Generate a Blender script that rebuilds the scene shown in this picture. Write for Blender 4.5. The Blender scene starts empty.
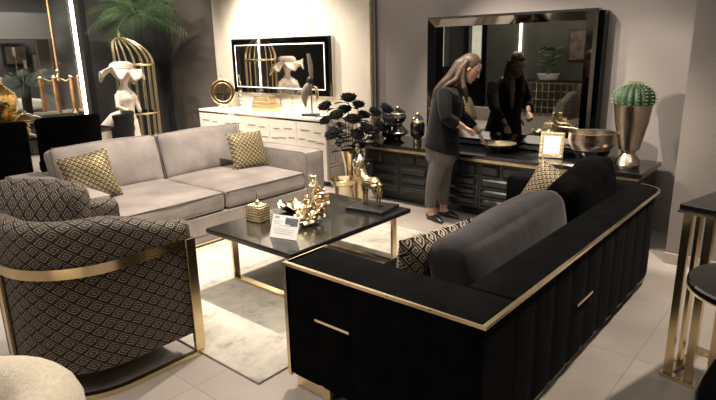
import bpy, bmesh, math, random
from mathutils import Vector, Matrix
random.seed(7)
PI = math.pi
SC = bpy.context.scene
COL = SC.collection
V = Vector

# ------------------------------------------------------------------ materials
def new_mat(name):
    m = bpy.data.materials.new(name); m.use_nodes = True
    nt = m.node_tree; b = nt.nodes['Principled BSDF']
    return m, nt, b

def pmat(name, col, rough=.5, metal=0., sheen=0., sheen_rough=.4, noise=0., nscale=30., bump=0., bscale=200., coat=0., spec=.5, emit=None, estr=0., trans=0., sheen_tint=None, ior=None):
    m, nt, b = new_mat(name)
    b.inputs['Base Color'].default_value = (*col, 1)
    b.inputs['Roughness'].default_value = rough
    b.inputs['Metallic'].default_value = metal
    b.inputs['Specular IOR Level'].default_value = spec
    if sheen:
        b.inputs['Sheen Weight'].default_value = sheen
        b.inputs['Sheen Roughness'].default_value = sheen_rough
        if sheen_tint: b.inputs['Sheen Tint'].default_value = (*sheen_tint, 1)
    if coat:
        b.inputs['Coat Weight'].default_value = coat; b.inputs['Coat Roughness'].default_value = .05
    if emit:
        b.inputs['Emission Color'].default_value = (*emit, 1); b.inputs['Emission Strength'].default_value = estr
    if trans: b.inputs['Transmission Weight'].default_value = trans
    if ior: b.inputs['IOR'].default_value = ior
    if noise or bump:
        tc = nt.nodes.new('ShaderNodeTexCoord')
    if noise:
        n = nt.nodes.new('ShaderNodeTexNoise'); n.inputs['Scale'].default_value = nscale; n.inputs['Detail'].default_value = 5
        nt.links.new(tc.outputs['Object'], n.inputs['Vector'])
        r = nt.nodes.new('ShaderNodeMapRange'); r.inputs['From Min'].default_value = .3; r.inputs['From Max'].default_value = .7
        r.inputs['To Min'].default_value = 1 - noise; r.inputs['To Max'].default_value = 1 + noise
        nt.links.new(n.outputs['Fac'], r.inputs['Value'])
        mx = nt.nodes.new('ShaderNodeVectorMath'); mx.operation = 'SCALE'; mx.inputs[0].default_value = col
        nt.links.new(r.outputs['Result'], mx.inputs['Scale']); nt.links.new(mx.outputs['Vector'], b.inputs['Base Color'])
    if bump:
        n2 = nt.nodes.new('ShaderNodeTexNoise'); n2.inputs['Scale'].default_value = bscale; n2.inputs['Detail'].default_value = 3
        nt.links.new(tc.outputs['Object'], n2.inputs['Vector'])
        bp = nt.nodes.new('ShaderNodeBump'); bp.inputs['Strength'].default_value = bump; bp.inputs['Distance'].default_value = .01
        nt.links.new(n2.outputs['Fac'], bp.inputs['Height']); nt.links.new(bp.outputs['Normal'], b.inputs['Normal'])
    return m

def mathn(nt, op, a, b=None, c=None):
    n = nt.nodes.new('ShaderNodeMath'); n.operation = op
    for i, x in enumerate((a, b, c)):
        if x is None: continue
        if isinstance(x, (int, float)): n.inputs[i].default_value = x
        else: nt.links.new(x, n.inputs[i])
    return n.outputs[0]

def greek(name, dark, light, su, sv, turns=2.4, metal_light=0., rough_d=.9, rough_l=.6, gap=.44, thr=.5):
    """square spirals on a diamond lattice, woven: needs UVs in metres"""
    m, nt, b = new_mat(name)
    uv = nt.nodes.new('ShaderNodeUVMap'); sp = nt.nodes.new('ShaderNodeSeparateXYZ')
    nt.links.new(uv.outputs['UV'], sp.inputs[0])
    u = mathn(nt, 'MULTIPLY', sp.outputs['X'], 1 / su); v = mathn(nt, 'MULTIPLY', sp.outputs['Y'], 1 / sv)
    a = mathn(nt, 'ADD', u, v); c = mathn(nt, 'SUBTRACT', u, v)
    x = mathn(nt, 'SUBTRACT', mathn(nt, 'FRACT', a), .5); y = mathn(nt, 'SUBTRACT', mathn(nt, 'FRACT', c), .5)
    d = mathn(nt, 'MAXIMUM', mathn(nt, 'ABSOLUTE', x), mathn(nt, 'ABSOLUTE', y))
    ang = mathn(nt, 'DIVIDE', mathn(nt, 'ARCTAN2', y, x), 2 * PI)
    s = mathn(nt, 'FRACT', mathn(nt, 'ADD', mathn(nt, 'MULTIPLY', d, 2 * turns), ang))
    f = mathn(nt, 'MULTIPLY', mathn(nt, 'GREATER_THAN', s, thr), mathn(nt, 'LESS_THAN', d, gap))
    mx = nt.nodes.new('ShaderNodeMix'); mx.data_type = 'RGBA'
    mx.inputs['A'].default_value = (*dark, 1); mx.inputs['B'].default_value = (*light, 1)
    nt.links.new(f, mx.inputs['Factor']); nt.links.new(mx.outputs['Result'], b.inputs['Base Color'])
    nt.links.new(mathn(nt, 'MULTIPLY', f, metal_light), b.inputs['Metallic'])
    nt.links.new(mathn(nt, 'MULTIPLY_ADD', f, rough_l - rough_d, rough_d), b.inputs['Roughness'])
    bp = nt.nodes.new('ShaderNodeBump'); bp.inputs['Strength'].default_value = .3; bp.inputs['Distance'].default_value = .003
    nt.links.new(f, bp.inputs['Height']); nt.links.new(bp.outputs['Normal'], b.inputs['Normal'])
    return m

M = {}
M['gold'] = pmat('gold', (.75, .61, .37), .2, 1., noise=.05, nscale=8)
M['gold_soft'] = pmat('gold_soft', (.62, .50, .30), .32, 1., noise=.12, nscale=20)
M['gold_hammer'] = pmat('gold_hammer', (.72, .52, .24), .22, 1., bump=.35, bscale=60)
M['gold_mosaic'] = pmat('gold_mosaic', (.75, .50, .16), .2, 1., bump=.9, bscale=38)
M['copper'] = pmat('copper', (.43, .365, .285), .25, 1., bump=.25, bscale=90)
M['champagne'] = pmat('champagne', (.66, .56, .40), .26, 1., noise=.1, nscale=25)
M['slot_satin'] = pmat('slot_satin', (.42, .38, .33), .35, .6)
M['silver'] = pmat('silver', (.72, .70, .66), .15, 1.)
M['black_lacquer'] = pmat('black_lacquer', (.006, .006, .006), .16, coat=.3, noise=.3, nscale=10)
M['black_gloss'] = pmat('black_gloss', (.006, .006, .006), .05, coat=1.)
M['black_paint'] = pmat('black_paint', (.013, .013, .013), .32, noise=.2, nscale=12)
M['table_black'] = pmat('table_black', (.012, .011, .010), .2, coat=.25, noise=.25, nscale=14)
M['black_velvet'] = pmat('black_velvet', (.0018, .0018, .0019), .95, sheen=.010, sheen_rough=.35, noise=.7, nscale=8, bump=.4, bscale=10, spec=.05)
M['charcoal_velvet'] = pmat('charcoal_velvet', (.014, .0125, .0125), .85, sheen=.42, sheen_rough=.35, noise=.5, nscale=7, bump=.4, bscale=12, sheen_tint=(.9, .8, .78), spec=.25)
M['grey_velvet'] = pmat('grey_velvet', (.235, .205, .188), .85, sheen=.35, sheen_rough=.4, noise=.26, nscale=3.6, bump=.45, bscale=11, sheen_tint=(1, .9, .82), spec=.25)
M['grey_piping'] = pmat('grey_piping', (.12, .10, .09), .8, noise=.1)
M['tuft_fabric'] = pmat('tuft_fabric', (.012, .012, .013), .8, noise=.3, nscale=20, spec=.2)
M['divider_paint'] = pmat('divider_paint', (.075, .075, .062), .6, noise=.15, nscale=3)
M['boucle'] = pmat('boucle', (.62, .54, .41), .95, sheen=.3, noise=.12, nscale=60, bump=.7, bscale=180)
M['greek'] = greek('greek_key_fabric', (.012, .008, .007), (.21, .168, .125), .094, .066, thr=.56)
M['greek_pillow'] = greek('greek_key_pillow_fabric', (.010, .008, .007), (.50, .41, .29), .072, .082, turns=2.0)
M['gold_weave'] = greek('gold_woven_fabric', (.03, .022, .012), (.40, .32, .16), .048, .048, turns=1.1, metal_light=.3, rough_l=.5, gap=.42)
M['gold_weave_dark'] = greek('dark_gold_woven_fabric', (.012, .010, .008), (.42, .33, .19), .052, .04, turns=1.3, metal_light=.4, rough_l=.45)
M['white_lacquer'] = pmat('white_lacquer', (.74, .69, .60), .3, noise=.03, nscale=4)
M['white_plaster'] = pmat('white_plaster', (.78, .69, .60), .6, noise=.06, nscale=15, bump=.2, bscale=30)
M['mirror'] = pmat('mirror_glass', (.86, .85, .82), .015, 1.)
M['mirror_smoke'] = pmat('smoked_mirror_glass', (.40, .40, .37), .015, 1.)
M['bevel_mirror'] = pmat('bevelled_mirror', (.30, .29, .27), .06, 1.)
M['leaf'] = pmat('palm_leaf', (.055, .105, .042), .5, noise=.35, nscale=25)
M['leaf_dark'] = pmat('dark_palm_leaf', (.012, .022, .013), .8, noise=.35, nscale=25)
M['bark'] = pmat('bark', (.018, .015, .012), .9, noise=.4, nscale=40, bump=.8, bscale=60)
M['cactus'] = pmat('cactus_flesh', (.036, .078, .036), .55, noise=.4, nscale=30)
M['spine'] = pmat('cactus_spine', (.36, .38, .25), .6, noise=.1)
M['rose'] = pmat('black_rose', (.010, .010, .011), .75, noise=.4, nscale=60)
M['wood_tube'] = pmat('amber_tube', (.70, .36, .15), .3, noise=.2, nscale=30)
M['paper'] = pmat('paper', (.86, .84, .80), .5, noise=.02)
M['paper_grey'] = pmat('print_grey', (.42, .40, .38), .5, noise=.3, nscale=40)
M['paper_dark'] = pmat('print_dark', (.12, .12, .13), .5, noise=.5, nscale=50)
M['skin'] = pmat('skin', (.60, .35, .25), .5, noise=.06, nscale=25)
M['hair'] = pmat('hair', (.055, .034, .021), .5, noise=.4, nscale=60, spec=.3)
M['hair_root'] = pmat('hair_root', (.07, .042, .026), .45, noise=.3, nscale=60)
M['blazer'] = pmat('blazer_wool', (.011, .0105, .0105), .9, spec=.12, noise=.25, nscale=50, bump=.3, bscale=250, sheen=.08)
M['trouser'] = pmat('trouser_wool', (.125, .117, .110), .85, noise=.25, nscale=90, bump=.3, bscale=300)
M['blouse'] = pmat('blouse', (.32, .24, .18), .6, noise=.08)
M['shoe'] = pmat('shoe_leather', (.014, .014, .015), .3, noise=.2)
M['lip'] = pmat('lip', (.38, .13, .11), .4); M['eye_dark'] = pmat('eye_dark', (.03, .02, .015), .3)
M['led'] = pmat('led_strip', (1, 1, 1), .5, emit=(1., .97, .9), estr=5.5)
M['led_soft'] = pmat('led_soft', (1, 1, 1), .5, emit=(1., .93, .80), estr=.7)
M['alcove'] = pmat('lit_display', (.8, .78, .7), .5, emit=(1., .9, .72), estr=.55, noise=.3, nscale=3)
M['picture'] = pmat('picture_print', (.17, .12, .10), .5, noise=.6, nscale=6)
M['grey_cloth'] = pmat('grey_cloth', (.20, .19, .18), .9, noise=.15, nscale=12)
M['caged_amber'] = pmat('amber_panel', (.03, .018, .009), .4, noise=.3, nscale=6)
M['sculpt'] = pmat('taupe_resin', (.17, .14, .11), .35, noise=.2, nscale=15)

def wall_mat(name, col, rough=.75, bump=.12, bs=40, noise=.05):
    return pmat(name, col, rough, noise=noise, nscale=3, bump=bump, bscale=bs)
M['wall_grey'] = wall_mat('grey_wall_paint', (.25, .222, .203))
M['wall_column'] = wall_mat('taupe_wall_paint', (.215, .188, .168))
M['wall_cream'] = wall_mat('cream_wallpaper', (.64, .575, .48), .7, .25, 90)
M['wall_slate'] = wall_mat('slate_wall_paint', (.115, .098, .085))
M['wall_dark'] = wall_mat('charcoal_wall_paint', (.045, .044, .044))
M['wall_mid'] = wall_mat('mid_grey_paint', (.20, .19, .185))
M['ceiling'] = wall_mat('ceiling_paint', (.20, .19, .18))
M['base'] = pmat('skirting_paint', (.38, .32, .27), .5, noise=.04)

def floor_mat():
    m, nt, b = new_mat('floor_tiles')
    tc = nt.nodes.new('ShaderNodeTexCoord'); mp = nt.nodes.new('ShaderNodeMapping')
    mp.inputs['Location'].default_value = (2.24 + 8, -1.335 + 8, 0)
    nt.links.new(tc.outputs['Object'], mp.inputs['Vector'])
    br = nt.nodes.new('ShaderNodeTexBrick'); br.offset = 0; br.squash = 1
    br.inputs['Scale'].default_value = 1; br.inputs['Brick Width'].default_value = .8; br.inputs['Row Height'].default_value = .8
    br.inputs['Mortar Size'].default_value = .0025; br.inputs['Mortar Smooth'].default_value = .1; br.inputs['Bias'].default_value = 0
    br.inputs['Color1'].default_value = (.36, .315, .275, 1); br.inputs['Color2'].default_value = (.38, .33, .285, 1)
    br.inputs['Mortar'].default_value = (.24, .21, .18, 1)
    nt.links.new(mp.outputs['Vector'], br.inputs['Vector'])
    n = nt.nodes.new('ShaderNodeTexNoise'); n.inputs['Scale'].default_value = 2.2; n.inputs['Detail'].default_value = 8
    nt.links.new(tc.outputs['Object'], n.inputs['Vector'])
    r = nt.nodes.new('ShaderNodeMapRange'); r.inputs['From Min'].default_value = .3; r.inputs['From Max'].default_value = .7
    r.inputs['To Min'].default_value = .86; r.inputs['To Max'].default_value = 1.1
    nt.links.new(n.outputs['Fac'], r.inputs['Value'])
    mx = nt.nodes.new('ShaderNodeVectorMath'); mx.operation = 'SCALE'
    nt.links.new(br.outputs['Color'], mx.inputs[0]); nt.links.new(r.outputs['Result'], mx.inputs['Scale'])
    nt.links.new(mx.outputs['Vector'], b.inputs['Base Color'])
    b.inputs['Roughness'].default_value = .32
    return m
M['floor'] = floor_mat()

def rug_mat():
    m, nt, b = new_mat('distressed_rug')
    tc = nt.nodes.new('ShaderNodeTexCoord')
    n = nt.nodes.new('ShaderNodeTexNoise'); n.inputs['Scale'].default_value = 7; n.inputs['Detail'].default_value = 11; n.inputs['Roughness'].default_value = .75
    mp = nt.nodes.new('ShaderNodeMapping'); mp.inputs['Scale'].default_value = (1.1, .9, 1)
    nt.links.new(tc.outputs['Object'], mp.inputs['Vector']); nt.links.new(mp.outputs['Vector'], n.inputs['Vector'])
    cr = nt.nodes.new('ShaderNodeValToRGB')
    e = cr.color_ramp.elements
    e[0].position = .34; e[0].color = (.26, .235, .20, 1); e[1].position = .62; e[1].color = (.52, .475, .40, 1)
    k = e.new(.46); k.color = (.43, .39, .325, 1)
    nt.links.new(n.outputs['Fac'], cr.inputs['Fac']); nt.links.new(cr.outputs['Color'], b.inputs['Base Color'])
    b.inputs['Roughness'].default_value = .95
    b.inputs['Sheen Weight'].default_value = .2
    n2 = nt.nodes.new('ShaderNodeTexNoise'); n2.inputs['Scale'].default_value = 160
    nt.links.new(tc.outputs['Object'], n2.inputs['Vector'])
    bp = nt.nodes.new('ShaderNodeBump'); bp.inputs['Strength'].default_value = .4; bp.inputs['Distance'].default_value = .006
    nt.links.new(n2.outputs['Fac'], bp.inputs['Height']); nt.links.new(bp.outputs['Normal'], b.inputs['Normal'])
    return m
M['rug'] = rug_mat()

def glass_mat():
    m, nt, b = new_mat('clear_glass')
    nt.nodes.remove(b); out = nt.nodes['Material Output']
    t = nt.nodes.new('ShaderNodeBsdfTransparent'); g = nt.nodes.new('ShaderNodeBsdfGlossy'); g.inputs['Roughness'].default_value = .01
    t.inputs['Color'].default_value = (.88, .9, .88, 1)
    f = nt.nodes.new('ShaderNodeFresnel'); f.inputs['IOR'].default_value = 1.35
    mx = nt.nodes.new('ShaderNodeMixShader')
    nt.links.new(f.outputs[0], mx.inputs[0]); nt.links.new(t.outputs[0], mx.inputs[1]); nt.links.new(g.outputs[0], mx.inputs[2])
    nt.links.new(mx.outputs[0], out.inputs['Surface'])
    return m
M['glass'] = glass_mat()

# ------------------------------------------------------------------ mesh helpers
class MB:
    def __init__(s):
        s.b = bmesh.new(); s.uv = s.b.loops.layers.uv.new('UVMap')
    def quads(s, grid, closed_u=False, closed_v=False, uvs=None):
        nu, nv = len(grid), len(grid[0])
        vs = [[s.b.verts.new(p) for p in row] for row in grid]
        for i in range(nu if closed_u else nu - 1):
            for j in range(nv if closed_v else nv - 1):
                q = [(i, j), ((i + 1) % nu, j), ((i + 1) % nu, (j + 1) % nv), (i, (j + 1) % nv)]
                try: f = s.b.faces.new([vs[a][c] for a, c in q])
                except ValueError: continue
                if uvs:
                    for l, (a, c) in zip(f.loops, q): l[s.uv].uv = uvs(a, c)
        return vs
    def box(s, c, d, rot=None, bev=0., seg=2):
        """centre, full sizes, optional rotation matrix, bevel"""
        tb = bmesh.new(); bmesh.ops.create_cube(tb, size=1)
        for v in tb.verts: v.co = V((v.co.x * d[0], v.co.y * d[1], v.co.z * d[2]))
        if bev: bmesh.ops.bevel(tb, geom=list(tb.edges), offset=bev, segments=seg, affect='EDGES', profile=.5)
        s._merge(tb, c, rot); return s
    def _merge(s, tb, c=(0, 0, 0), rot=None):
        c = V(c); mp = {}
        for v in tb.verts:
            p = rot @ v.co if rot else v.co
            mp[v] = s.b.verts.new(p + c)
        for f in tb.faces:
            try: s.b.faces.new([mp[v] for v in f.verts])
            except ValueError: pass
        tb.free()
    def b6(s, x0, x1, y0, y1, z0, z1, bev=0., seg=2):
        return s.box(((x0 + x1) / 2, (y0 + y1) / 2, (z0 + z1) / 2), (abs(x1 - x0), abs(y1 - y0), abs(z1 - z0)), None, bev, seg)
    def tube(s, path, r, seg=10, cap=True, sq=None):
        """tube along a path; r a number or list; sq=(w,h) for a flat bar with up vector z"""
        P = [V(p) for p in path]; n = len(P)
        R = r if isinstance(r, (list, tuple)) else [r] * n
        rings = []; up = None
        for i in range(n):
            t = (P[min(i + 1, n - 1)] - P[max(i - 1, 0)]).normalized()
            if up is None:
                a = V((0, 0, 1)) if abs(t.z) < .9 else V((1, 0, 0))
                up = (a - t * a.dot(t)).normalized()
            else:
                up = (up - t * up.dot(t)).normalized()
            sd = t.cross(up)
            ring = []
            for k in range(seg):
                a = 2 * PI * k / seg
                ring.append(P[i] + (sd * math.cos(a) + up * math.sin(a)) * R[i])
            rings.append(ring)
        vs = s.quads(rings, closed_v=True)
        if cap:
            for e, rr in ((vs[0], True), (vs[-1], False)):
                try: s.b.faces.new(e if not rr else e[::-1])
                except ValueError: pass
        return s
    def bar(s, path, w, h, up=V((0, 0, 1)), closed=False):
        """flat bar: w across (sideways), h along up"""
        P = [V(p) for p in path]; n = len(P); rings = []
        for i in range(n):
            if closed: t = (P[(i + 1) % n] - P[i - 1]).normalized()
            else: t = (P[min(i + 1, n - 1)] - P[max(i - 1, 0)]).normalized()
            u = up - t * up.dot(t)
            if u.length < 1e-4: u = V((0, 1, 0)) - t * t.y
            u.normalize(); sd = t.cross(u)
            k = 1.
            if 0 < i < n - 1:
                a = (P[i] - P[i - 1]).normalized().dot(t); k = 1 / max(.5, a)
            rings.append([P[i] + sd * w / 2 * k * sx + u * h / 2 * sy for sx, sy in ((-1, -1), (1, -1), (1, 1), (-1, 1))])
        vs = s.quads(rings, closed_u=closed, closed_v=True)
        if not closed:
            s.b.faces.new(vs[0][::-1]); s.b.faces.new(vs[-1])
        return s
    def lathe(s, prof, c=(0, 0, 0), seg=28, sx=1., sy=1., rot=None, flute=0, fa=0.):
        c = V(c); rings = []
        for r, z in prof:
            ring = []
            for k in range(seg):
                a = 2 * PI * k / seg; rr = r * (1 + (fa * math.cos(a * flute) if flute else 0))
                p = V((rr * sx * math.cos(a), rr * sy * math.sin(a), z))
                ring.append((rot @ p if rot else p) + c)
            rings.append(ring)
        vs = s.quads(rings, closed_v=True, uvs=lambda i, j: (j / seg, prof[i][1]))
        for e, (r, z), fl in ((vs[0], prof[0], True), (vs[-1], prof[-1], False)):
            if r > 1e-5:
                try: s.b.faces.new(e[::-1] if fl else e)
                except ValueError: pass
        return s
    def ball(s, c, r, u=14, v=9, rot=None):
        r = (r, r, r) if isinstance(r, (int, float)) else r
        tb = bmesh.new(); bmesh.ops.create_uvsphere(tb, u_segments=u, v_segments=v, radius=1)
        for w in tb.verts: w.co = V((w.co.x * r[0], w.co.y * r[1], w.co.z * r[2]))
        s._merge(tb, c, rot); return s
    def prism(s, poly, z0, z1, bev=0., M4=None):
        tb = bmesh.new()
        bot = [tb.verts.new((x, y, z0)) for x, y in poly]; top = [tb.verts.new((x, y, z1)) for x, y in poly]
        n = len(poly)
        tb.faces.new(bot[::-1]); ft = tb.faces.new(top)
        for i in range(n): tb.faces.new([bot[i], bot[(i + 1) % n], top[(i + 1) % n], top[i]])
        if bev:
            bmesh.ops.bevel(tb, geom=list(ft.edges), offset=bev, segments=3, affect='EDGES', profile=.5)
        if M4:
            for v in tb.verts: v.co = M4 @ v.co
        s._merge(tb); return s
    def soft(s, c, half, r, n=10, puff=(0, 0, 0), rot=None, wob=0., seed=0):
        """soft rounded box: half sizes, corner radius, puff per axis"""
        c = V(c); h = V(half); rnd = random.Random(seed); ph = [rnd.uniform(0, 6) for _ in range(6)]
        def mp(q):
            p = V((q[i] * h[i] for i in range(3)))
            inn = V((max(-(h[i] - r), min(h[i] - r, p[i])) for i in range(3)))
            d = p - inn
            if d.length > 1e-9: p = inn + d.normalized() * r
            for i in range(3):
                j, k = (i + 1) % 3, (i + 2) % 3
                if puff[i]: p[i] += puff[i] * q[i] * (1 - q[j] ** 2) * (1 - q[k] ** 2)
            if wob:
                w = math.sin(q[0] * 3.1 + ph[0]) * math.sin(q[1] * 2.7 + ph[1]) + .6 * math.sin(q[2] * 4 + q[0] * 5 + ph[2])
                p += V(q).normalized() * wob * w
            return (rot @ p if rot else p) + c
        # param grid denser near the edges so the radius reads
        ts = []
        for i in range(n + 1):
            t = -1 + 2 * i / n
            ts.append(math.sin(t * PI / 2) * .5 + t * .5)
        faces = {}
        def vert(q):
            key = tuple(round(x, 5) for x in q)
            if key not in faces: faces[key] = s.b.verts.new(mp(q))
            return faces[key]
        for ax in range(3):
            for sg in (-1, 1):
                for i in range(n):
                    for j in range(n):
                        qs = []; 
                        for a, b_ in ((i, j), (i + 1, j), (i + 1, j + 1), (i, j + 1)):
                            q = [0, 0, 0]; q[ax] = sg; q[(ax + 1) % 3] = ts[a]; q[(ax + 2) % 3] = ts[b_]
                            qs.append(q)
                        vs = [vert(q) for q in qs]
                        if sg < 0: vs = vs[::-1]; qs = qs[::-1]
                        try: f = s.b.faces.new(vs)
                        except ValueError: continue
                        for l, q in zip(f.loops, qs):
                            l[s.uv].uv = (q[(ax + 1) % 3] * h[(ax + 1) % 3], q[(ax + 2) % 3] * h[(ax + 2) % 3])
        return s
    def pillow(s, w, h, t, M4, n=16):
        """throw pillow in local XY, thickness along Z, pinched corners"""
        for sg in (-1, 1):
            grid = []
            for i in range(n + 1):
                row = []
                for j in range(n + 1):
                    u, v = -1 + 2 * i / n, -1 + 2 * j / n
                    th = t / 2 * (max(0, 1 - u ** 4) ** .55) * (max(0, 1 - v ** 4) ** .55) * (1 - .25 * (u * u + v * v) / 2)
                    k = 1 - .07 * (1 - v * v) * u * u; k2 = 1 - .07 * (1 - u * u) * v * v
                    row.append(M4 @ V((u * w / 2 * k, v * h / 2 * k2, sg * th + .012 * math.sin(3 * u + 2 * v) * (1 - u * u) * (1 - v * v))))
                grid.append(row)
            if sg < 0: grid = grid[::-1]
            s.quads(grid, uvs=(lambda i, j, sg=sg: ((i if sg > 0 else n - i) / n * w, j / n * h)))
        bmesh.ops.remove_doubles(s.b, verts=list(s.b.verts), dist=1e-4)
        return s
    def loft(s, rings, cap=True):
        vs = s.quads(rings, closed_v=True)
        if cap:
            s.b.faces.new(vs[0][::-1]); s.b.faces.new(vs[-1])
        return s
    def xf(s, M4):
        for v in s.b.verts: v.co = M4 @ v.co
        return s
    def done(s, name, mat, parent=None, smooth=True, ang=40, recalc=True, kind=None):
        if recalc: bmesh.ops.recalc_face_normals(s.b, faces=list(s.b.faces))
        me = bpy.data.meshes.new(name); s.b.to_mesh(me); s.b.free()
        o = bpy.data.objects.new(name, me); COL.objects.link(o)
        if isinstance(mat, str): mat = M[mat]
        me.materials.append(mat)
        if smooth:
            for p in me.polygons: p.use_smooth = True
            try: me.set_sharp_from_angle(angle=math.radians(ang))
            except Exception: pass
        if parent: o.parent = parent
        if kind: o['kind'] = kind
        return o

def thing(name, label, cat, loc=(0, 0, 0), rz=0., group=None):
    o = bpy.data.objects.new(name, None); COL.objects.link(o)
    o.location = loc; o.rotation_euler = (0, 0, rz); o.empty_display_size = .05
    o['label'] = label; o['category'] = cat
    if group: o['group'] = group
    return o
def tag(o, label, cat, group=None):
    o['label'] = label; o['category'] = cat
    if group: o['group'] = group
    return o
def struct(o):
    o['kind'] = 'structure'; return o
def dup(root, loc, rz=None, label=None):
    r = root.copy(); COL.objects.link(r); r.location = loc
    if rz is not None: r.rotation_euler = (0, 0, rz)
    if label: r['label'] = label
    def rec(src, dst):
        for ch in list(src.children):
            c = ch.copy(); COL.objects.link(c); c.parent = dst; rec(ch, c)
    rec(root, r)
    return r
def voxel(o, size, smooth=2):
    """fuse the lofts of a figure into one continuous skin"""
    m = o.modifiers.new('r', 'REMESH'); m.mode = 'VOXEL'; m.voxel_size = size
    s_ = o.modifiers.new('s', 'SMOOTH'); s_.factor = .5; s_.iterations = smooth
    dg = bpy.context.evaluated_depsgraph_get(); dg.update()
    me = bpy.data.meshes.new_from_object(o.evaluated_get(dg))
    o.modifiers.clear(); old = o.data; o.data = me; me.name = old.name
    for p in me.polygons: p.use_smooth = True
    return o
def RZ(a): return Matrix.Rotation(a, 3, 'Z')
def RX(a): return Matrix.Rotation(a, 3, 'X')
def RY(a): return Matrix.Rotation(a, 3, 'Y')
def T4(c, r=None):
    m = Matrix.Translation(V(c))
    return m @ r.to_4x4() if r else m
def frame(c, x, y):
    """4x4 with local X along x, local Y along y (made orthogonal)"""
    x = V(x).normalized(); y = V(y); y = (y - x * y.dot(x)).normalized(); z = x.cross(y)
    m = Matrix((x, y, z)).transposed().to_4x4(); m.translation = V(c); return m

# ------------------------------------------------------------------ the setting
WY = 5.25
struct(MB().b6(-14, 2.4, -4.4, 5.6, -.1, 0).done('floor', 'floor', smooth=False))
struct(MB().b6(-14, 2.4, -4.4, 5.6, 2.95, 3.05).done('ceiling', 'ceiling', smooth=False))
struct(MB().b6(-4.17, -.8, WY, WY + .12, 0, 2.95).done('wall_back', 'wall_grey', smooth=False))
struct(MB().b6(-.86, 2.3, 4.51, WY + .12, 0, 2.95).done('wall_column', 'wall_column', smooth=False))
struct(MB().b6(-7.2, -4.24, WY - .03, WY + .12, 0, 2.95).done('wall_panel', 'wall_cream', smooth=False))
o = MB()
for x in (-6.19, -5.2): o.b6(x - .003, x + .003, WY - .0335, WY - .03, 0, 2.95)
struct(o.done('trim_1', 'base', smooth=False))
struct(MB().b6(-4.24, -4.205, WY - .05, WY + .1, 0, 2.95).done('trim_2', 'gold_soft', smooth=False))
struct(MB().b6(-4.205, -4.17, WY - .04, WY + .1, 0, 2.95).done('trim_3', 'wall_slate', smooth=False))
struct(MB().b6(-9.0, -7.2, WY, WY + .12, 0, 2.95).done('wall_slate', 'wall_slate', smooth=False))
struct(MB().prism([(-8.0, 3.60), (-8.0, 3.66), (-8.75, 4.10), (-8.75, WY - .06), (-8.38, WY - .06), (-8.38, WY), (-8.85, WY), (-8.85, 4.04), (-8.06, 3.60)], 0, 2.95).done('wall_pillar', 'wall_dark', smooth=False))
struct(MB().b6(-.86, 2.3, 4.49, 4.51, 0, .08, .004).done('baseboard_right', 'base', smooth=False))
struct(MB().b6(2.3, 2.4, -4.4, 5.6, 0, 2.95).done('wall_right', 'wall_mid', smooth=False))
struct(MB().b6(-14, 2.4, -4.4, -4.3, 0, 2.95).done('wall_front', 'wall_dark', smooth=False))
# glazed partition with a lit edge, and the neighbouring display room behind it
struct(MB().b6(-8.05, -8.04, -1.2, 3.55, .05, 2.9).done('window_1', 'glass', smooth=False))
struct(MB().b6(-8.09, -8.0, -1.2, 3.62, 0, .05).done('trim_4', 'black_paint', smooth=False))
struct(MB().b6(-8.4, -8.0, -4.3, -1.2, 0, 2.95).done('wall_left', 'wall_dark', smooth=False))
struct(MB().b6(-13.6, -13.5, -4.3, 5.5, 0, 2.95).done('wall_far', 'wall_mid', smooth=False))
struct(MB().b6(-13.6, -8.4, 5.4, 5.5, 0, 2.95).done('wall_side', 'wall_mid', smooth=False))
struct(MB().b6(-12.6, -11.9, -2, 4.88, 1.89, 2.36).done('wall_bulkhead', 'wall_mid', smooth=False))
led = MB().b6(-8.03, -7.995, 3.565, 3.598, .02, 2.93).done('light_strip', 'led', smooth=False)
tag(led, 'tall vertical white light strip edging the glass partition', 'light')

# ------------------------------------------------------------------ rug
o = MB(); o.b6(-4.55, -2.0, 1.545, 4.0, 0, .012, .003)
tag(o.done('area_rug', 'rug', smooth=False), 'ivory distressed area rug under the coffee table', 'rug')
RUG = .012

# ------------------------------------------------------------------ black velvet sofa
def scallop(p0, p1, n, amp, per=8, out=V((0, -1))):
    p0, p1 = V(p0), V(p1); pts = []
    for i in range(n * per):
        t = i / (n * per); ph = (t * n) % 1
        pts.append(p0.lerp(p1, t) + V(out) * amp * (math.sin(PI * ph) ** .22))
    return pts
t = thing('sofa', 'black velvet sofa with channelled back and gold edging, its back to the camera', 'sofa', (-1.35, 2.9, 0))
def L(x, y, z=0): return (x + 1.35, y - 2.9, z)
def poly(pts): return [(p[0] + 1.35, p[1] - 2.9) for p in pts]
SH, SB = .648, .075
near = scallop((-1.865, 1.652), (-.87, 1.652), 5, .007)
near += [(-.852, 1.665), (-.852, 1.92), (-1.865, 1.92)]
MB().prism(poly(near), SB, SH, .018).done('arm', 'black_velvet', t, ang=60)
back = scallop((-.861, 1.92), (-.858, 3.98), 10, .006, out=V((1, 0)))
for k in range(9):
    a = k / 8 * PI / 2; back.append((-1.0 + .14 * math.cos(a) , 3.98 + .18 * math.sin(a)))
back += [(-1.075, 4.16), (-1.075, 1.92)]
MB().prism(poly(back), SB, SH, .018).done('backrest', 'black_velvet', t, ang=60)
MB().prism(poly([(-1.865, 3.9), (-1.076, 3.9), (-1.076, 4.16), (-1.865, 4.16)]), SB, SH, .03).done('arm', 'black_velvet', t)
MB().b6(*[a - b for a, b in zip((-1.80, -1.076), (-1.35, -1.35))], 1.92 - 2.9, 3.9 - 2.9, SB, .26, .02).done('seat_frame', 'black_velvet', t)
for a, b in ((1.925, 2.905), (2.915, 3.895)):
    MB().soft(L(-1.475, (a + b) / 2, .345), (.40, (b - a) / 2, .085), .05, 10, (0, 0, .02)).done('seat_cushion', 'black_velvet', t)
g = MB()
zt = SH - .004
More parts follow.
